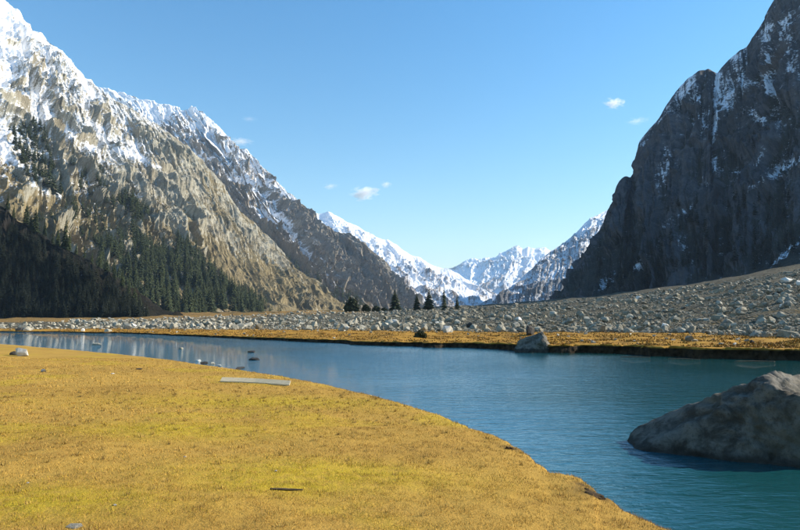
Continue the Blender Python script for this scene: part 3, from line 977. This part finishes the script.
def pole(name, pts, radii, mat, label, cat, knots=0):
    """tapered crooked pole through pts (world)"""
    pts = np.array(pts, float); n = 24
    t = np.linspace(0, len(pts) - 1, n)
    c = np.stack([np.interp(t, np.arange(len(pts)), pts[:, i]) for i in range(3)], -1)
    ra = np.interp(t, np.linspace(0, len(pts) - 1, len(radii)), radii)
    d = np.gradient(c, axis=0); d /= np.linalg.norm(d, axis=1)[:, None]
    up = np.array([0, 0, 1.0]); s_ = np.cross(d, up); s_ /= np.linalg.norm(s_, axis=1)[:, None]; u_ = np.cross(s_, d)
    m_ = 12; a = np.linspace(0, 2 * np.pi, m_, endpoint=False)
    rr = ra[:, None] * (1 + 0.12 * pn(np.cos(a)[None] * 1.3 + t[:, None], np.sin(a)[None] * 1.3, 2.0 + t[:, None] * .4))
    v = c[:, None] + rr[..., None] * (np.cos(a)[None, :, None] * s_[:, None] + np.sin(a)[None, :, None] * u_[:, None])
    v = v.reshape(-1, 3)
    f = []
    for i in range(n - 1):
        for j in range(m_):
            f.append((i * m_ + j, i * m_ + (j + 1) % m_, (i + 1) * m_ + (j + 1) % m_, (i + 1) * m_ + j))
    k0 = len(v); v = np.vstack([v, c[0], c[-1]])
    for j in range(m_):
        f.append((k0, k0, (j + 1) % m_, j)); f.append((k0 + 1, k0 + 1, (n - 1) * m_ + j, (n - 1) * m_ + (j + 1) % m_))
    me = bpy.data.meshes.new(name)
    me.from_pydata([tuple(x) for x in v - c[n // 2]], [], [tuple(dict.fromkeys(int(i) for i in q)) for q in f])
    for p_ in me.polygons: p_.use_smooth = True
    me.materials.append(mat)
    o = link(name, me); o.location = c[n // 2]
    return tag(o, label, cat)


lp = np.array([on_ground(px, py) for px, py in ((221, 382), (290, 386))])
lp = lp[0] + (lp[1] - lp[0]) * np.linspace(0, 1, 5)[:, None] + np.array([[0, 0, 0], [0, .10, 0], [0, .13, 0], [0, .06, 0], [0, 0, 0]])
lp[:, 2] = np.maximum(lp[:, 2], ground(lp[:, 0], lp[:, 1])).max()
pv_, pf_ = [], []
for i, p in enumerate(lp):
    for dy, dz in ((-.11, .0), (-.11, .03), (.12, .12), (.12, .09)):
        pv_.append((p[0], p[1] + dy, p[2] + dz))
for i in range(len(lp) - 1):
    for j in range(4):
        pf_.append((i * 4 + j, i * 4 + (j + 1) % 4, i * 4 + 4 + (j + 1) % 4, i * 4 + 4 + j))
pf_ += [(3, 2, 1, 0), tuple(len(pv_) - 4 + j for j in range(4))]
me = bpy.data.meshes.new('weathered_plank'); me.from_pydata([tuple(np.array(p) - lp[2]) for p in pv_], [], pf_); me.materials.append(M_BLEACH)
o = link('weathered_plank', me); o.location = lp[2]
tag(o, 'bleached pale plank lying across the meadow near the water', 'plank')
lp = [on_ground(px, py) for px, py in ((270, 490), (285, 490.5), (303, 491))]
pole('stick', [(p[0], p[1], p[2] + .012) for p in lp], (.008, .012, .007), M_TWIG, 'thin dark stick lying on the near turf', 'stick')
for (xa, ya, xb, yb_, lab) in ((668, 358.8, 700, 359.6, 'long thin grey log afloat along the far bank'), (735, 361.5, 775, 361.8, 'short thin grey log afloat at the muddy far bank'), (620, 357, 650, 357.6, 'slim pale branch afloat near the far bank')):
    a = G(xa, ya, 0.0); b = G(xb, yb_, 0.0); a[2] = b[2] = 0.01
    pole('floating_log', [a, (a + b) / 2 + np.array([0, .1, .01]), b], (.02, .03, .022), M_TWIG, lab, 'log')

# named rocks of the far shore
for px, py, wpx, kind, lab, st in (
        (530, 334.5, 14, 'dark', 'dark blocky boulder on the far turf behind the pointed rock', (1, 1, 1.3)),
        (690, 341, 12, 'grey', 'broad grey boulder on the orange turf before the scree', (1.2, 1, .9)),
        (704, 353, 6, 'pale', 'pale rock fallen down the earthy far bank', (1, 1, 1.1)),
        (735, 345, 5, 'white', 'small white rock on the orange turf of the far bank', (1, 1, 1)),
        (752, 343, 6, 'dark', 'small dark rock on the orange turf of the far bank', (1, 1, 1)),
        (790, 358.5, 6, 'pale', 'pale rock at the foot of the far bank', (1, 1, .9)),
        (786, 283, 15, 'white', 'large pale slab lying high on the scree', (1.3, 1, .7)),
        (638, 299, 7, 'white', 'bright white boulder on the upper edge of the scree', (1, 1, .9)),
        (782, 307, 7, 'white', 'white block in the middle of the scree', (1, 1, 1)),
        (760, 320, 9, 'white', 'white tilted slab in the lower scree', (1.2, 1, .8)),
        (734, 328, 10, 'pale', 'pale broken block near the foot of the scree', (1, 1, 1)),
        (519, 320, 10, 'white', 'long white slab among the boulders behind the turf', (1.3, 1, .7)),
        (470, 328, 10, 'dark', 'big dark boulder at the back of the far turf', (1.2, 1, 1.1)),
        (128, 329, 9, 'pale', 'pointed pale boulder at the tip of the grassy point', (1, 1, 1.3)),
        (108, 332, 8, 'pale', 'flat pale boulder at the waterline of the grassy point', (1.3, 1, .7)),
        (27, 330.6, 8, 'pale', 'pale boulder at the waterline touching a dark one under the shaded spur', (1.2, 1, .9)),
        (20, 331, 8, 'dark', 'dark boulder beside a pale one under the shaded spur', (1, 1, .9)),
        (83, 331, 4, 'white', 'small white rock standing in the water under the shaded spur', (1, 1, 1.4))):
    q = on_ground(px, py)
    if q[1] > 300 or q[2] < -.2: q = G(px, py, 0.2)
    rock('shore_boulder', kind, int(px * 3 + py), q, px_size(wpx, q[1]) * .55, px * 1.3, lab, None, 'boulder', 0.22, stretch=st)


# the boulder field
def sample_field(n, px0, px1, g0, g1, bias):
    px = rng.uniform(px0, px1, n)
    c = columns(px)
    # even in the picture of the slope: denser close up
    gg = g0 + (g1 - g0) * rng.uniform(0, 1, n) ** bias
    y = c['yb'] + (c['yt'] - c['yb']) * gg
    x = (px - 400) / F * y
    return x, y, px, gg


field = []      # x, y, size, kind, zone
x, y, px, gg = sample_field(40000, 380, 930, -0.02, 1.3, 1.45)
size = 0.095 + 0.07 * rng.pareto(2.0, len(x)); size = np.minimum(size, 0.70) * np.interp(y, [40, 220], [.75, 1.9])
keep = fbm(x * .06, y * .06, 3, 3) > -0.33
for i in np.nonzero(keep)[0]:
    field.append((x[i], y[i], size[i], 'scree', px[i]))
x, y, px, gg = sample_field(9500, 70, 460, -0.05, 1.3, 1.2)
size = np.minimum(0.11 + 0.12 * rng.pareto(2.0, len(x)), 0.85)
for i in range(len(x)):
    if px[i] < 380 or rng.random() < .6:
        field.append((x[i], y[i], size[i], 'strip', px[i]))
x, y, px, gg = sample_field(500, -120, 75, -0.08, .6, 1.3)
size = np.minimum(0.2 + 0.2 * rng.pareto(2.6, len(x)), .9)
for i in range(len(x)):
    field.append((x[i], y[i], size[i], 'cove', px[i]))
# a few strays on the turf
for k in range(70):
    pxx_ = rng.uniform(150, 800); c = columns(np.array([pxx_]))
    yy = c['yw'][0] + 0.8 + (c['yb'][0] - c['yw'][0]) * rng.uniform(.05, .95)
    field.append(((pxx_ - 400) / F * yy, yy, rng.uniform(.1, .28), 'turf', pxx_))

fx = np.array([q[0] for q in field]); fy = np.array([q[1] for q in field]); fs = np.array([q[2] for q in field])
fz = ground(fx, fy)
inview = np.array([-5 < q[4] < 805 for q in field])
score = np.where(inview, fs / fy, 0)
order = np.argsort(-score)
single = set(order[:262].tolist())
KW = {'pale': 'pale', 'grey': 'grey', 'white': 'white'}


def rock_label(zone, kind, x, y, px, size):
    c = columns(np.array([px])); gg_ = (y - c['yb'][0]) / (c['yt'][0] - c['yb'][0])
    big = 'large' if size > 0.5 else 'small'
    if zone == 'scree':
        wh = 'at the foot of the scree beside the orange turf' if gg_ < .07 else ('in the lower scree below the dark cliff' if gg_ < .35 else 'high on the scree below the dark cliff')
        if px < 520: wh = 'in the boulder field between the turf and the row of spruces'
        return '%s %s angular boulder %s' % (big, KW[kind], wh), 'boulders of the stony slope'
    if zone == 'strip':
        wh = 'heaped below the dense spruce forest' if px < 270 else ('heaped below the bare brown slope' if px < 350 else 'heaped in front of the junipers and row of spruces')
        return '%s %s boulder %s' % (big, KW[kind], wh), 'boulders heaped behind the far turf'
    if zone == 'cove':
        return '%s %s boulder on the stony shore under the shaded spur' % (big, KW[kind]), 'boulders on the shore of the shaded spur'
    return '%s %s stone lying on the orange turf of the far bank' % (big, KW[kind]), 'stones lying on the far turf'


low, lowf = zip(*[block_shape(300 + 5 * k, 9 + k % 4) for k in range(8)])
acc_v = {'scree': [], 'strip': []}; acc_f = {'scree': [], 'strip': []}; acc_t = {'scree': [], 'strip': []}; cnt = {'scree': 0, 'strip': 0}
for i, q in enumerate(field):
    zone = q[3]
    if fz[i] < 0.02 and zone != 'cove':
        continue
    rz = rng.uniform(0, 6.28); tx, ty = rng.normal(0, .25, 2)
    if i in single:
        kind = 'pale' if zone in ('strip', 'cove') and rng.random() < .6 or rng.random() < .15 else 'grey'
        if rng.random() < .03: kind = 'white'
        rock('boulder', kind, int(rng.integers(7)), (q[0], q[1], fz[i]), q[2], rz, *rock_label(zone, kind, q[0], q[1], q[4], q[2]), 'boulder', rng.uniform(.12, .3), (tx, ty), (1, 1, rng.uniform(.75, 1.25)))
        continue
    k = int(rng.integers(8))
    v = low[k] * q[2] * np.array([1, 1, rng.uniform(.7, 1.2)])
    cz, sz = math.cos(rz), math.sin(rz)
    v = np.stack([v[:, 0] * cz - v[:, 1] * sz, v[:, 0] * sz + v[:, 1] * cz, v[:, 2] + v[:, 0] * tx * .6], -1)
    v += np.array([q[0], q[1], fz[i] + q[2] * .25])
    b = 'scree' if zone == 'scree' else 'strip'
    acc_v[b].append(v); acc_f[b].append(lowf[k] + cnt[b]); cnt[b] += len(v)
    acc_t[b].append(np.full(len(v), rng.random() ** 1.5))
for b, nm, mt, lab in (('scree', 'scree_rubble', M_GREY, 'grey rubble covering the slope below the dark cliff'), ('strip', 'shore_rubble', M_PALE, 'pale rubble between the boulders of the far shore')):
    o = link(nm, np_mesh(nm, np.vstack(acc_v[b]), np.vstack(acc_f[b]), False, {'tone': np.concatenate(acc_t[b])}, mt))
    tag(o, lab, 'rubble', kind='stuff')


# ------------------------------------------------------------------ trees
def foliage_mat(name, a, b):
    m = MB(name)
    info = m.n('ShaderNodeObjectInfo')
    n = m.noise(1.1, 3, .6)
    col = m.mix(m.ramp(n, .3, .7), a, b)
    col = m.mix(m.math('MULTIPLY', info.outputs['Random'], .5), col, tuple(c * 1.5 for c in b))
    return m.finish(col, .75, None, .15)


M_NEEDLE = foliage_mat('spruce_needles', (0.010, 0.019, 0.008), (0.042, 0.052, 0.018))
M_NEEDLE_SHADE = foliage_mat('shade_toned_needles', (0.004, 0.007, 0.005), (0.012, 0.016, 0.009))  # spruce needles again, with the shade of spur and cliff in the colour
M_BARK = wood_mat('spruce_bark', (0.06, 0.045, 0.03), (0.12, 0.09, 0.06))
M_BUSH = foliage_mat('juniper_leaves', (0.016, 0.026, 0.012), (0.04, 0.05, 0.02))


def spruce(seed, levels, per, slim=1.0):
    """unit-height spruce: crown verts/faces, trunk verts/faces"""
    r = np.random.default_rng(seed)
    V, Fc = [], []
    R0 = 0.17 * slim
    for i in range(levels):
        t = i / (levels - 1)
        z = 0.07 + 0.92 * t ** 0.92
        rad = R0 * (1 - t) ** 0.85 + 0.008
        n = max(4, int(per * (1 - 0.55 * t)))
        off = r.uniform(0, 6.28)
        for j in range(n):
            if r.random() < .10: continue
            a = off + 6.283 * j / n + r.normal(0, .18)
            L = rad * r.uniform(.62, 1.22)
            dr = L * r.uniform(.25, .6)
            wd = L * r.uniform(.26, .42)
            ca, sa = math.cos(a), math.sin(a)
            up = 0.022 * r.uniform(.4, 1.2)
            b = len(V)
            def pt(d, s, h): return (d * ca - s * sa, d * sa + s * ca, h)
            V += [pt(0, 0, z + up), pt(L * .55, wd, z - dr * .55), pt(L, 0, z - dr * .75), pt(L * .55, -wd, z - dr * .55), pt(L * .5, 0, z - dr * .15 + up)]
            Fc += [(b, b + 1, b + 4), (b + 1, b + 2, b + 4), (b + 2, b + 3, b + 4), (b + 3, b, b + 4)]
    b = len(V)
    V += [(.006, 0, .93), (-.004, .006, .93), (-.004, -.006, .93), (0, 0, 1.0)]
    Fc += [(b, b + 1, b + 3), (b + 1, b + 2, b + 3), (b + 2, b, b + 3)]
    tv, tf = [], []
    for k, (z, rr) in enumerate(((-.03, .019), (.05, .015), (.5, .008), (.95, .002))):
        for j in range(6):
            a = 6.283 * j / 6; tv.append((rr * math.cos(a), rr * math.sin(a), z))
    for k in range(3):
        for j in range(6):
            tf.append((k * 6 + j, k * 6 + (j + 1) % 6, k * 6 + 6 + (j + 1) % 6, k * 6 + 6 + j))
    return np.array(V), np.array(Fc), np.array(tv), np.array(tf)


SPR = []
for k in range(6):
    cv, cf, tv, tf = spruce(40 + k, 22, 11, (1.0, .85, 1.15, .75, .95, 1.25)[k])
    SPR.append((np_mesh('spruce_crown', cv, cf, False, None, M_NEEDLE), np_mesh('spruce_trunk', tv, tf, True, None, M_BARK)))
LOW = [spruce(70 + k, 13, 8, (1.0, .85, 1.2, .9)[k])[:2] for k in range(4)]


def tree(loc, h, var, label, group=None, name='spruce_tree', fat=1.0):
    t = empty(name, loc)
    tag(t, label, 'tree', group)
    t.rotation_euler = (rng.normal(0, .02), rng.normal(0, .02), rng.uniform(0, 6.28))
    s_ = h; wd = rng.uniform(.85, 1.2) * fat
    for nm, me in zip(('crown', 'trunk'), SPR[var % 6]):
        c = link(nm, me, t); c.scale = (s_ * wd, s_ * wd, s_)
    return t


def in_poly(px, py, poly):
    poly = np.array(poly, float); ins = np.zeros(px.shape, bool); j = len(poly) - 1
    for i in range(len(poly)):
        xi, yi = poly[i]; xj, yj = poly[j]
        cnd = ((yi > py) != (yj > py)) & (px < (xj - xi) * (py - yi) / (yj - yi + 1e-9) + xi)
        ins ^= cnd; j = i
    return ins


def pick(S, px, py, poly, n):
    """n random places on a mountainside, spread evenly over the ground inside an outline"""
    m = in_poly(px, py, poly)
    idx = np.argwhere(m)
    if len(idx) == 0: return np.zeros((0, 3))
    sel = idx[rng.integers(0, len(idx), n)]
    return S[sel[:, 0], sel[:, 1]]


cand = []       # (x, y, z, h, zone)


def plant(S, px, py, poly, n, h0, h1, zone):
    for p in pick(S, px, py, poly, n):
        cand.append((*p, rng.uniform(h0, h1), zone))


plant(SB, PXB, PYB, [(92, 250), (125, 258), (150, 268), (160, 256), (176, 246), (190, 250), (208, 268), (230, 284), (245, 298), (260, 308), (268, 319), (100, 322)], 760, 8, 25, 'forest')
plant(SB, PXB, PYB, [(104, 208), (122, 198), (140, 204), (150, 218), (146, 224), (122, 216)], 75, 13, 20, 'high')
plant(SB, PXB, PYB, [(127, 226), (136, 230), (150, 250), (165, 266), (150, 268), (136, 246)], 75, 13, 20, 'high')
plant(SB, PXB, PYB, [(70, 226), (95, 240), (120, 252), (112, 256), (85, 242)], 30, 9, 15, 'forest')
plant(SB, PXB, PYB, [(5, 126), (40, 124), (48, 140), (52, 168), (78, 205), (60, 200), (34, 190), (18, 160)], 120, 11, 19, 'high')
plant(SB, PXB, PYB, [(70, 150), (100, 170), (120, 200), (100, 205), (72, 185)], 30, 9, 15, 'high')
plant(SB, PXB, PYB, [(60, 200), (100, 215), (150, 262), (120, 255), (80, 235)], 60, 10, 17, 'high')
plant(SB, PXB, PYB, [(240, 290), (262, 296), (285, 314), (262, 316)], 16, 9, 15, 'forest')
plant(SB, PXB, PYB, [(0, 180), (60, 220), (55, 232), (0, 200)], 6, 7, 11, 'high')
plant(SC, PXC, PYC, [(262, 240), (300, 270), (350, 300), (330, 305), (280, 272)], 90, 14, 24, 'ridge')
plant(SC, PXC, PYC, [(340, 292), (362, 296), (366, 312), (345, 314)], 40, 14, 22, 'ridge')
plant(SA, PXA, PYA, [(-60, 206), (0, 222), (40, 249), (80, 268), (124, 297), (150, 323), (-60, 323)], 1000, 4, 7.5, 'spur')
plant(SG, PXG, PYG, [(590, 250), (690, 200), (800, 190), (800, 262), (700, 282), (600, 294)], 140, 6, 11, 'cliff')

TLAB = {'forest': ('dark green spruce of the dense forest at the foot of the sunlit mountain', 'spruces of the dense forest'),
        'high': ('small spruce scattered on the tan upper slope of the sunlit mountain', 'spruces on the upper tan slope'),
        'ridge': ('dark spruce at the foot of the craggy snowy ridge', 'spruces below the snowy ridge'),
        'spur': ('spruce on the shaded spur above the lake', 'spruces of the shaded spur'),
        'cliff': ('small dark spruce clinging to the shaded cliff', 'spruces on the shaded cliff')}
cy = np.array([c[1] for c in cand]); ch = np.array([c[3] for c in cand])
pref = ch / cy * np.array([{'forest': 1.25, 'high': 1.0, 'ridge': .8, 'spur': .30, 'cliff': .5}[c[4]] for c in cand])
solo = set(np.argsort(-pref)[:262].tolist())
fv, ff, fcnt = {}, {}, {}
for i, (x, y, z, h, zone) in enumerate(cand):
    if i in solo:
        var = int(rng.integers(6))
        lab, grp = TLAB[zone]
        if zone == 'forest':
            look = 'slim' if var in (1, 3) else ('broad' if var in (2, 5) else 'dark green')
            tall = 'tall' if h > 20 else 'small'
            qx, qy = proj(np.array([x, y, z]))
            wh = 'at the lower edge of the dense forest behind the boulders' if qy > 309 else ('on the upper edge of the dense forest near the cliffs' if qy < np.interp(qx, [92, 150, 165, 180, 208, 268], [262, 278, 264, 258, 280, 325]) else 'inside the dense forest at the foot of the sunlit mountain')
            lab = '%s %s spruce %s' % (tall, look, wh)
        tree((x, y, z - .3), h, var, lab, grp)
        continue
    v0, f0 = LOW[int(rng.integers(4))]
    a = rng.uniform(0, 6.28); ca, sa = math.cos(a), math.sin(a); wd = h * rng.uniform(.9, 1.3)
    v = np.stack([(v0[:, 0] * ca - v0[:, 1] * sa) * wd, (v0[:, 0] * sa + v0[:, 1] * ca) * wd, v0[:, 2] * h - .3], -1) + np.array([x, y, z])
    k = fcnt.get(zone, 0)
    fv.setdefault(zone, []).append(v); ff.setdefault(zone, []).append(f0 + k); fcnt[zone] = k + len(v)
FN = {'forest': ('dense_forest', 'rest of the dense spruce forest at the foot of the sunlit mountain'), 'high': ('slope_woodland', 'thin spruce woodland on the tan mountainside'),
      'ridge': ('ridge_woodland', 'spruce woodland below the craggy snowy ridge'), 'spur': ('spur_woodland', 'dark spruce woodland covering the shaded spur'), 'cliff': ('cliff_woodland', 'sparse dark spruces on the shaded cliff')}
for zone in fv:
    o = link(FN[zone][0], np_mesh(FN[zone][0], np.vstack(fv[zone]), np.vstack(ff[zone]), False, None, M_NEEDLE_SHADE if zone in ('spur', 'cliff') else M_NEEDLE))
    tag(o, FN[zone][1], 'forest', kind='stuff')

# trees standing along the crest of the spur
CL = 'spruce silhouetted on the crest of the shaded spur'
for px, hpx in ((-20, 16), (6, 13), (14, 10), (27, 17), (31, 12), (36, 18), (44, 11), (52, 10), (58, 14), (65, 24), (69, 15), (76, 9), (84, 11), (92, 10), (99, 14), (107, 12), (114, 13), (121, 14), (128, 16), (134, 14), (140, 13)):
    j = np.argmin(np.abs(PXA[:, -1] - px))
    p = SA[j, -1]
    tree((p[0], p[1], p[2] - .4), hpx / F * p[1] * 1.45, int(rng.integers(6)), ('tall ' if hpx >= 17 else ('low ' if hpx <= 11 else 'medium high ')) + CL, 'spruces along the crest of the shaded spur')

# five spruces at the back of the stony field
for px, base, hpx, var, lab in ((395, 313, 17, 5, 'broad dark spruce standing at the top of the stony field'), (417, 312.5, 15, 0, 'small tapering spruce between the broad spruce and a taller pair'),
                                (429, 312.5, 18, 2, 'full tall spruce next to the slim one on the stony field'), (444, 312, 20, 3, 'slim tallest spruce on the stony field'),
                                (457, 311, 12, 4, 'short spruce last in the row on the stony field')):
    Y = 250.0
    x = (px - 400) / F * Y
    z = float(ground(np.array([x]), np.array([Y]))[0])
    tree((x, Y, z - .2), hpx / F * Y * 1.25, var, lab, fat=(1.0 if hpx == 20 else 1.5))


# low bushes
def bush(px, py, wpx, hpx, lab, Y=None):
    if Y is None:
        q = on_ground(px, py)
    else:
        x = (px - 400) / F * Y; q = np.array([x, Y, float(ground(np.array([x]), np.array([Y]))[0])])
    w_, h_ = px_size(wpx, q[1]) / 2, px_size(hpx, q[1])
    n = 700
    d = rng.normal(size=(n, 3)); d /= np.linalg.norm(d, axis=1)[:, None]; d[:, 2] = np.abs(d[:, 2])
    c = d * (rng.uniform(.35, 1, n) ** .5)[:, None] * (1 + .35 * fbm(d[:, 0] * 2 + px, d[:, 1] * 2, d[:, 2] * 2, 2))[:, None] * np.array([w_, w_ * .8, h_])
    s_ = 0.10 * max(w_, h_)
    a = rng.normal(size=(n, 3)) * s_; b = rng.normal(size=(n, 3)) * s_
    v = np.stack([c - a, c + b, c + a - b * .3], 1).reshape(-1, 3); f = np.arange(3 * n).reshape(-1, 3)
    t = empty('bush', (q[0], q[1], q[2] - .05)); tag(t, lab, 'bush')
    link('foliage', np_mesh('foliage', v, f, False, None, M_BUSH), t)
    tv, tf = spruce(9, 3, 4)[2:]
    o = link('stem', np_mesh('stem', tv * np.array([h_ * 2, h_ * 2, h_ * .8]), tf, True, None, M_BARK), t)


bush(420, 337.5, 12, 7, 'dark rounded bush on the orange turf of the far bank')
bush(366, 312, 9, 7, 'low dark juniper bush at the top of the stony field near the woodland', 238)
bush(376, 312, 9, 6, 'spreading juniper bush beside the broad spruce', 242)
bush(384, 312, 6, 4, 'small juniper bush close to the broad spruce', 245)
bush(352, 312, 14, 13, 'tall bushy juniper at the edge of the far woodland', 236)


# ------------------------------------------------------------------ meadow turf blades
def build_grass():
    V, FA, COL = [], [], []
    cnt = 0
    for (r0, r1, dens, ln, wd) in ((4.0, 7.0, 6500, .022, .0045), (7.0, 11.0, 3000, .024, .007), (11.0, 18.0, 1100, .028, .012), (18.0, 34.0, 260, .034, .024)):
        area = (r1 ** 2 - r0 ** 2) * math.radians(84) / 2
        n = int(area * dens)
        rr = np.sqrt(rng.uniform(r0 ** 2, r1 ** 2, n)); th = np.radians(rng.uniform(-42, 42, n))
        x, y = rr * np.sin(th), rr * np.cos(th)
        z, d = ground(x, y, True)
        clump = fbm(x * 4.0, y * 4.0, 40, 3)
        keep = (d['e'] < -0.01) & (rng.random(n) < np.clip(0.62 + clump * 1.0, .12, 1))
        x, y, z, e, clump = x[keep], y[keep], z[keep], d['e'][keep], clump[keep]
        n = len(x)
        br, gr = turf_fields(x, y)
        L = ln * rng.uniform(.5, 1.35, n) * (1 + clump * .5) * (1 + .6 * np.exp(np.minimum(e, 0) / .12))
        a = rng.uniform(0, 6.28, n); lean = rng.uniform(.3, 1.5, n)
        W = wd * rng.uniform(.6, 1.3, n)
        bx, by = np.cos(a), np.sin(a)
        tip = np.stack([x + bx * L * np.sin(lean), y + by * L * np.sin(lean), z + L * np.cos(lean) * .9 + .004], -1)
        p0 = np.stack([x - by * W * .5, y + bx * W * .5, z - .006], -1)
        p1 = np.stack([x + by * W * .5, y - bx * W * .5, z - .006], -1)
        V.append(np.stack([p0, p1, tip], 1).reshape(-1, 3))
        FA.append(np.arange(3 * n).reshape(-1, 3) + cnt); cnt += 3 * n
        k = rng.random((n, 1))
        straw = np.array([.46, .278, .056]) * (0.72 + .55 * k)
        brown = np.array([.34, .20, .05]) * (.6 + .8 * k)
        green = np.array([.42, .305, .022]) * (.65 + .6 * k)
        u = rng.random((n, 1))
        c = np.where(u < br[:, None] * .75, brown, straw)
        u2 = rng.random((n, 1))
        c = np.where(u2 < gr[:, None] * .72, green, c)
        COL.append(np.repeat(c, 3, 0))
    # scattered tussocks
    n0 = 650
    rr = np.sqrt(rng.uniform(4.2 ** 2, 17.0 ** 2, n0)); th = np.radians(rng.uniform(-42, 42, n0))
    cx, cy_ = rr * np.sin(th), rr * np.cos(th)
    x = np.repeat(cx, 22) + rng.normal(0, .022, n0 * 22); y = np.repeat(cy_, 22) + rng.normal(0, .022, n0 * 22)
    z, d = ground(x, y, True); kp = d['e'] < -.03
    x, y, z = x[kp], y[kp], z[kp]; n = len(x)
    L = rng.uniform(.03, .075, n); a = rng.uniform(0, 6.28, n); lean = rng.uniform(.1, 1.1, n); W = rng.uniform(.003, .006, n) * np.clip(np.hypot(x, y) / 6, 1, 3)
    bx, by = np.cos(a), np.sin(a)
    tip = np.stack([x + bx * L * np.sin(lean), y + by * L * np.sin(lean), z + L * np.cos(lean)], -1)
    p0 = np.stack([x - by * W * .5, y + bx * W * .5, z - .006], -1); p1 = np.stack([x + by * W * .5, y - bx * W * .5, z - .006], -1)
    V.append(np.stack([p0, p1, tip], 1).reshape(-1, 3)); FA.append(np.arange(3 * n).reshape(-1, 3) + cnt); cnt += 3 * n
    k = rng.random((n, 1))
    COL.append(np.repeat(np.where(rng.random((n, 1)) < .5, np.array([.30, .19, .06]), np.array([.46, .31, .08])) * (.55 + .7 * k), 3, 0))
    m = MB('dry_grass')
    mat = m.finish(m.attr('tint', True), .8, None, .15)
    o = link('meadow_grass', np_mesh('meadow_grass', np.vstack(V), np.vstack(FA), False, {'tint': np.vstack(COL)}, mat))
    tag(o, 'short dry yellow grass of the near meadow', 'grass', kind='stuff')


build_grass()


def build_far_grass():
    n = 60000
    px = rng.uniform(60, 900, n); c = columns(px)
    y = c['yw'] + .2 + (c['yb'] - c['yw']) * rng.uniform(0, 1.05, n) ** 1.2; x = (px - 400) / F * y
    z = ground(x, y)
    keep = (z > .08) & (fbm(x * .5, y * .5, 55, 3) + rng.normal(0, .12, n) > .0)
    x, y, z = x[keep], y[keep], z[keep]; n = len(x)
    L = rng.uniform(.05, .16, n); a = rng.uniform(0, 6.28, n); lean = rng.uniform(.2, 1.2, n); W = rng.uniform(.04, .09, n)
    bx, by = np.cos(a), np.sin(a)
    tip = np.stack([x + bx * L * np.sin(lean), y + by * L * np.sin(lean), z + L * np.cos(lean)], -1)
    p0 = np.stack([x - by * W, y + bx * W, z - .02], -1); p1 = np.stack([x + by * W, y - bx * W, z - .02], -1)
    V = np.stack([p0, p1, tip], 1).reshape(-1, 3)
    k = rng.random((n, 1)); u = rng.random((n, 1))
    col = np.where(u < .3, np.array([.20, .11, .03]), np.array([.34, .185, .034])) * (.5 + .7 * k)
    m = MB('orange_grass')
    mat = m.finish(m.attr('tint', True), .8, None, .15)
    o = link('far_grass', np_mesh('far_grass', V, np.arange(3 * n).reshape(-1, 3), False, {'tint': np.repeat(col, 3, 0)}, mat))
    tag(o, 'orange autumn grass tufts of the far bank', 'grass', kind='stuff')


build_far_grass()


# ------------------------------------------------------------------ clouds
def cloud_mat():
    m = MB('cloud_vapour')
    n = m.noise(2.2, 6, .6, .4)
    ln = m.n('ShaderNodeVectorMath', operation='LENGTH'); m.L(m.co.outputs['Object'], ln.inputs[0])
    d = m.math('SUBTRACT', 1.0, ln.outputs['Value'])
    d = m.math('ADD', m.math('MULTIPLY', d, 1.1), m.math('MULTIPLY', m.math('SUBTRACT', n, 0.62), 2.4))
    d = m.ramp(d, 0.0, 0.85)
    info = m.n('ShaderNodeObjectInfo')
    sep = m.n('ShaderNodeSeparateColor'); m.L(info.outputs['Color'], sep.inputs[0])
    v = m.n('ShaderNodeVolumePrincipled')
    v.inputs['Color'].default_value = (1, 1, 1, 1)
    v.inputs['Anisotropy'].default_value = 0.2
    m.L(m.math('MULTIPLY', m.math('MULTIPLY', d, 0.02), sep.outputs[0]), v.inputs['Density'])
    m.L(v.outputs[0], m.out.inputs['Volume'])
    return m.m


M_CLOUD = cloud_mat()
cl_v, cl_f = ICO[3]
for px, py, wpx, hpx, dn, lab in ((364, 193, 30, 13, 1.0, 'brightest small white cloud over the valley'), (386, 184.5, 12, 7, .6, 'tiny white cloud just above the brightest one'), (330, 186.5, 16, 6, .35, 'faint wisp of cloud beside the brightest cloud'),
                                  (614, 103, 22, 10, .8, 'small white cloud with a wispy tail near the dark cliff'), (637, 121, 24, 7, .15, 'thin faint wisp of cloud close to the dark cliff'), (240, 141.5, 26, 7, .4, 'thin cloud touching the snowy ridge'), (249, 119, 18, 5, .12, 'very faint wisp above the snowy ridge')):
    Y = 9000.0
    p = P(px, py, Y)
    o = link('cloud', np_mesh('cloud', cl_v, cl_f, True, None, M_CLOUD))
    o.location = p
    o.scale = (wpx / F * Y * .62, wpx / F * Y * .45, hpx / F * Y * .7)
    o.rotation_euler = (0, rng.uniform(-.12, .12), 0)
    o.color = (dn, dn, dn, 1)
    tag(o, lab, 'cloud')


# ------------------------------------------------------------------ air
def build_haze():
    x0, x1, y0, y1, z0, z1 = -9300, 9300, -9300, 9700, -3.5, 1000.0
    v = [(x, y, z) for z in (z0, z1) for y in (y0, y1) for x in (x0, x1)]
    f = [(0, 2, 3, 1), (4, 5, 7, 6), (0, 1, 5, 4), (2, 6, 7, 3), (0, 4, 6, 2), (1, 3, 7, 5)]
    me = bpy.data.meshes.new('haze'); me.from_pydata(v, [], f)
    m = bpy.data.materials.new('haze_air'); m.use_nodes = True; t = m.node_tree; t.nodes.clear()
    out = t.nodes.new('ShaderNodeOutputMaterial'); pv = t.nodes.new('ShaderNodeVolumePrincipled')
    pv.inputs['Color'].default_value = (0.50, 0.72, 1.0, 1)
    pv.inputs['Density'].default_value = 6.0e-5
    pv.inputs['Anisotropy'].default_value = 0.0
    t.links.new(pv.outputs[0], out.inputs['Volume'])
    me.materials.append(m)
    tag(link('haze', me), 'thin blue mountain haze filling the valley', 'haze', kind='stuff')


build_haze()
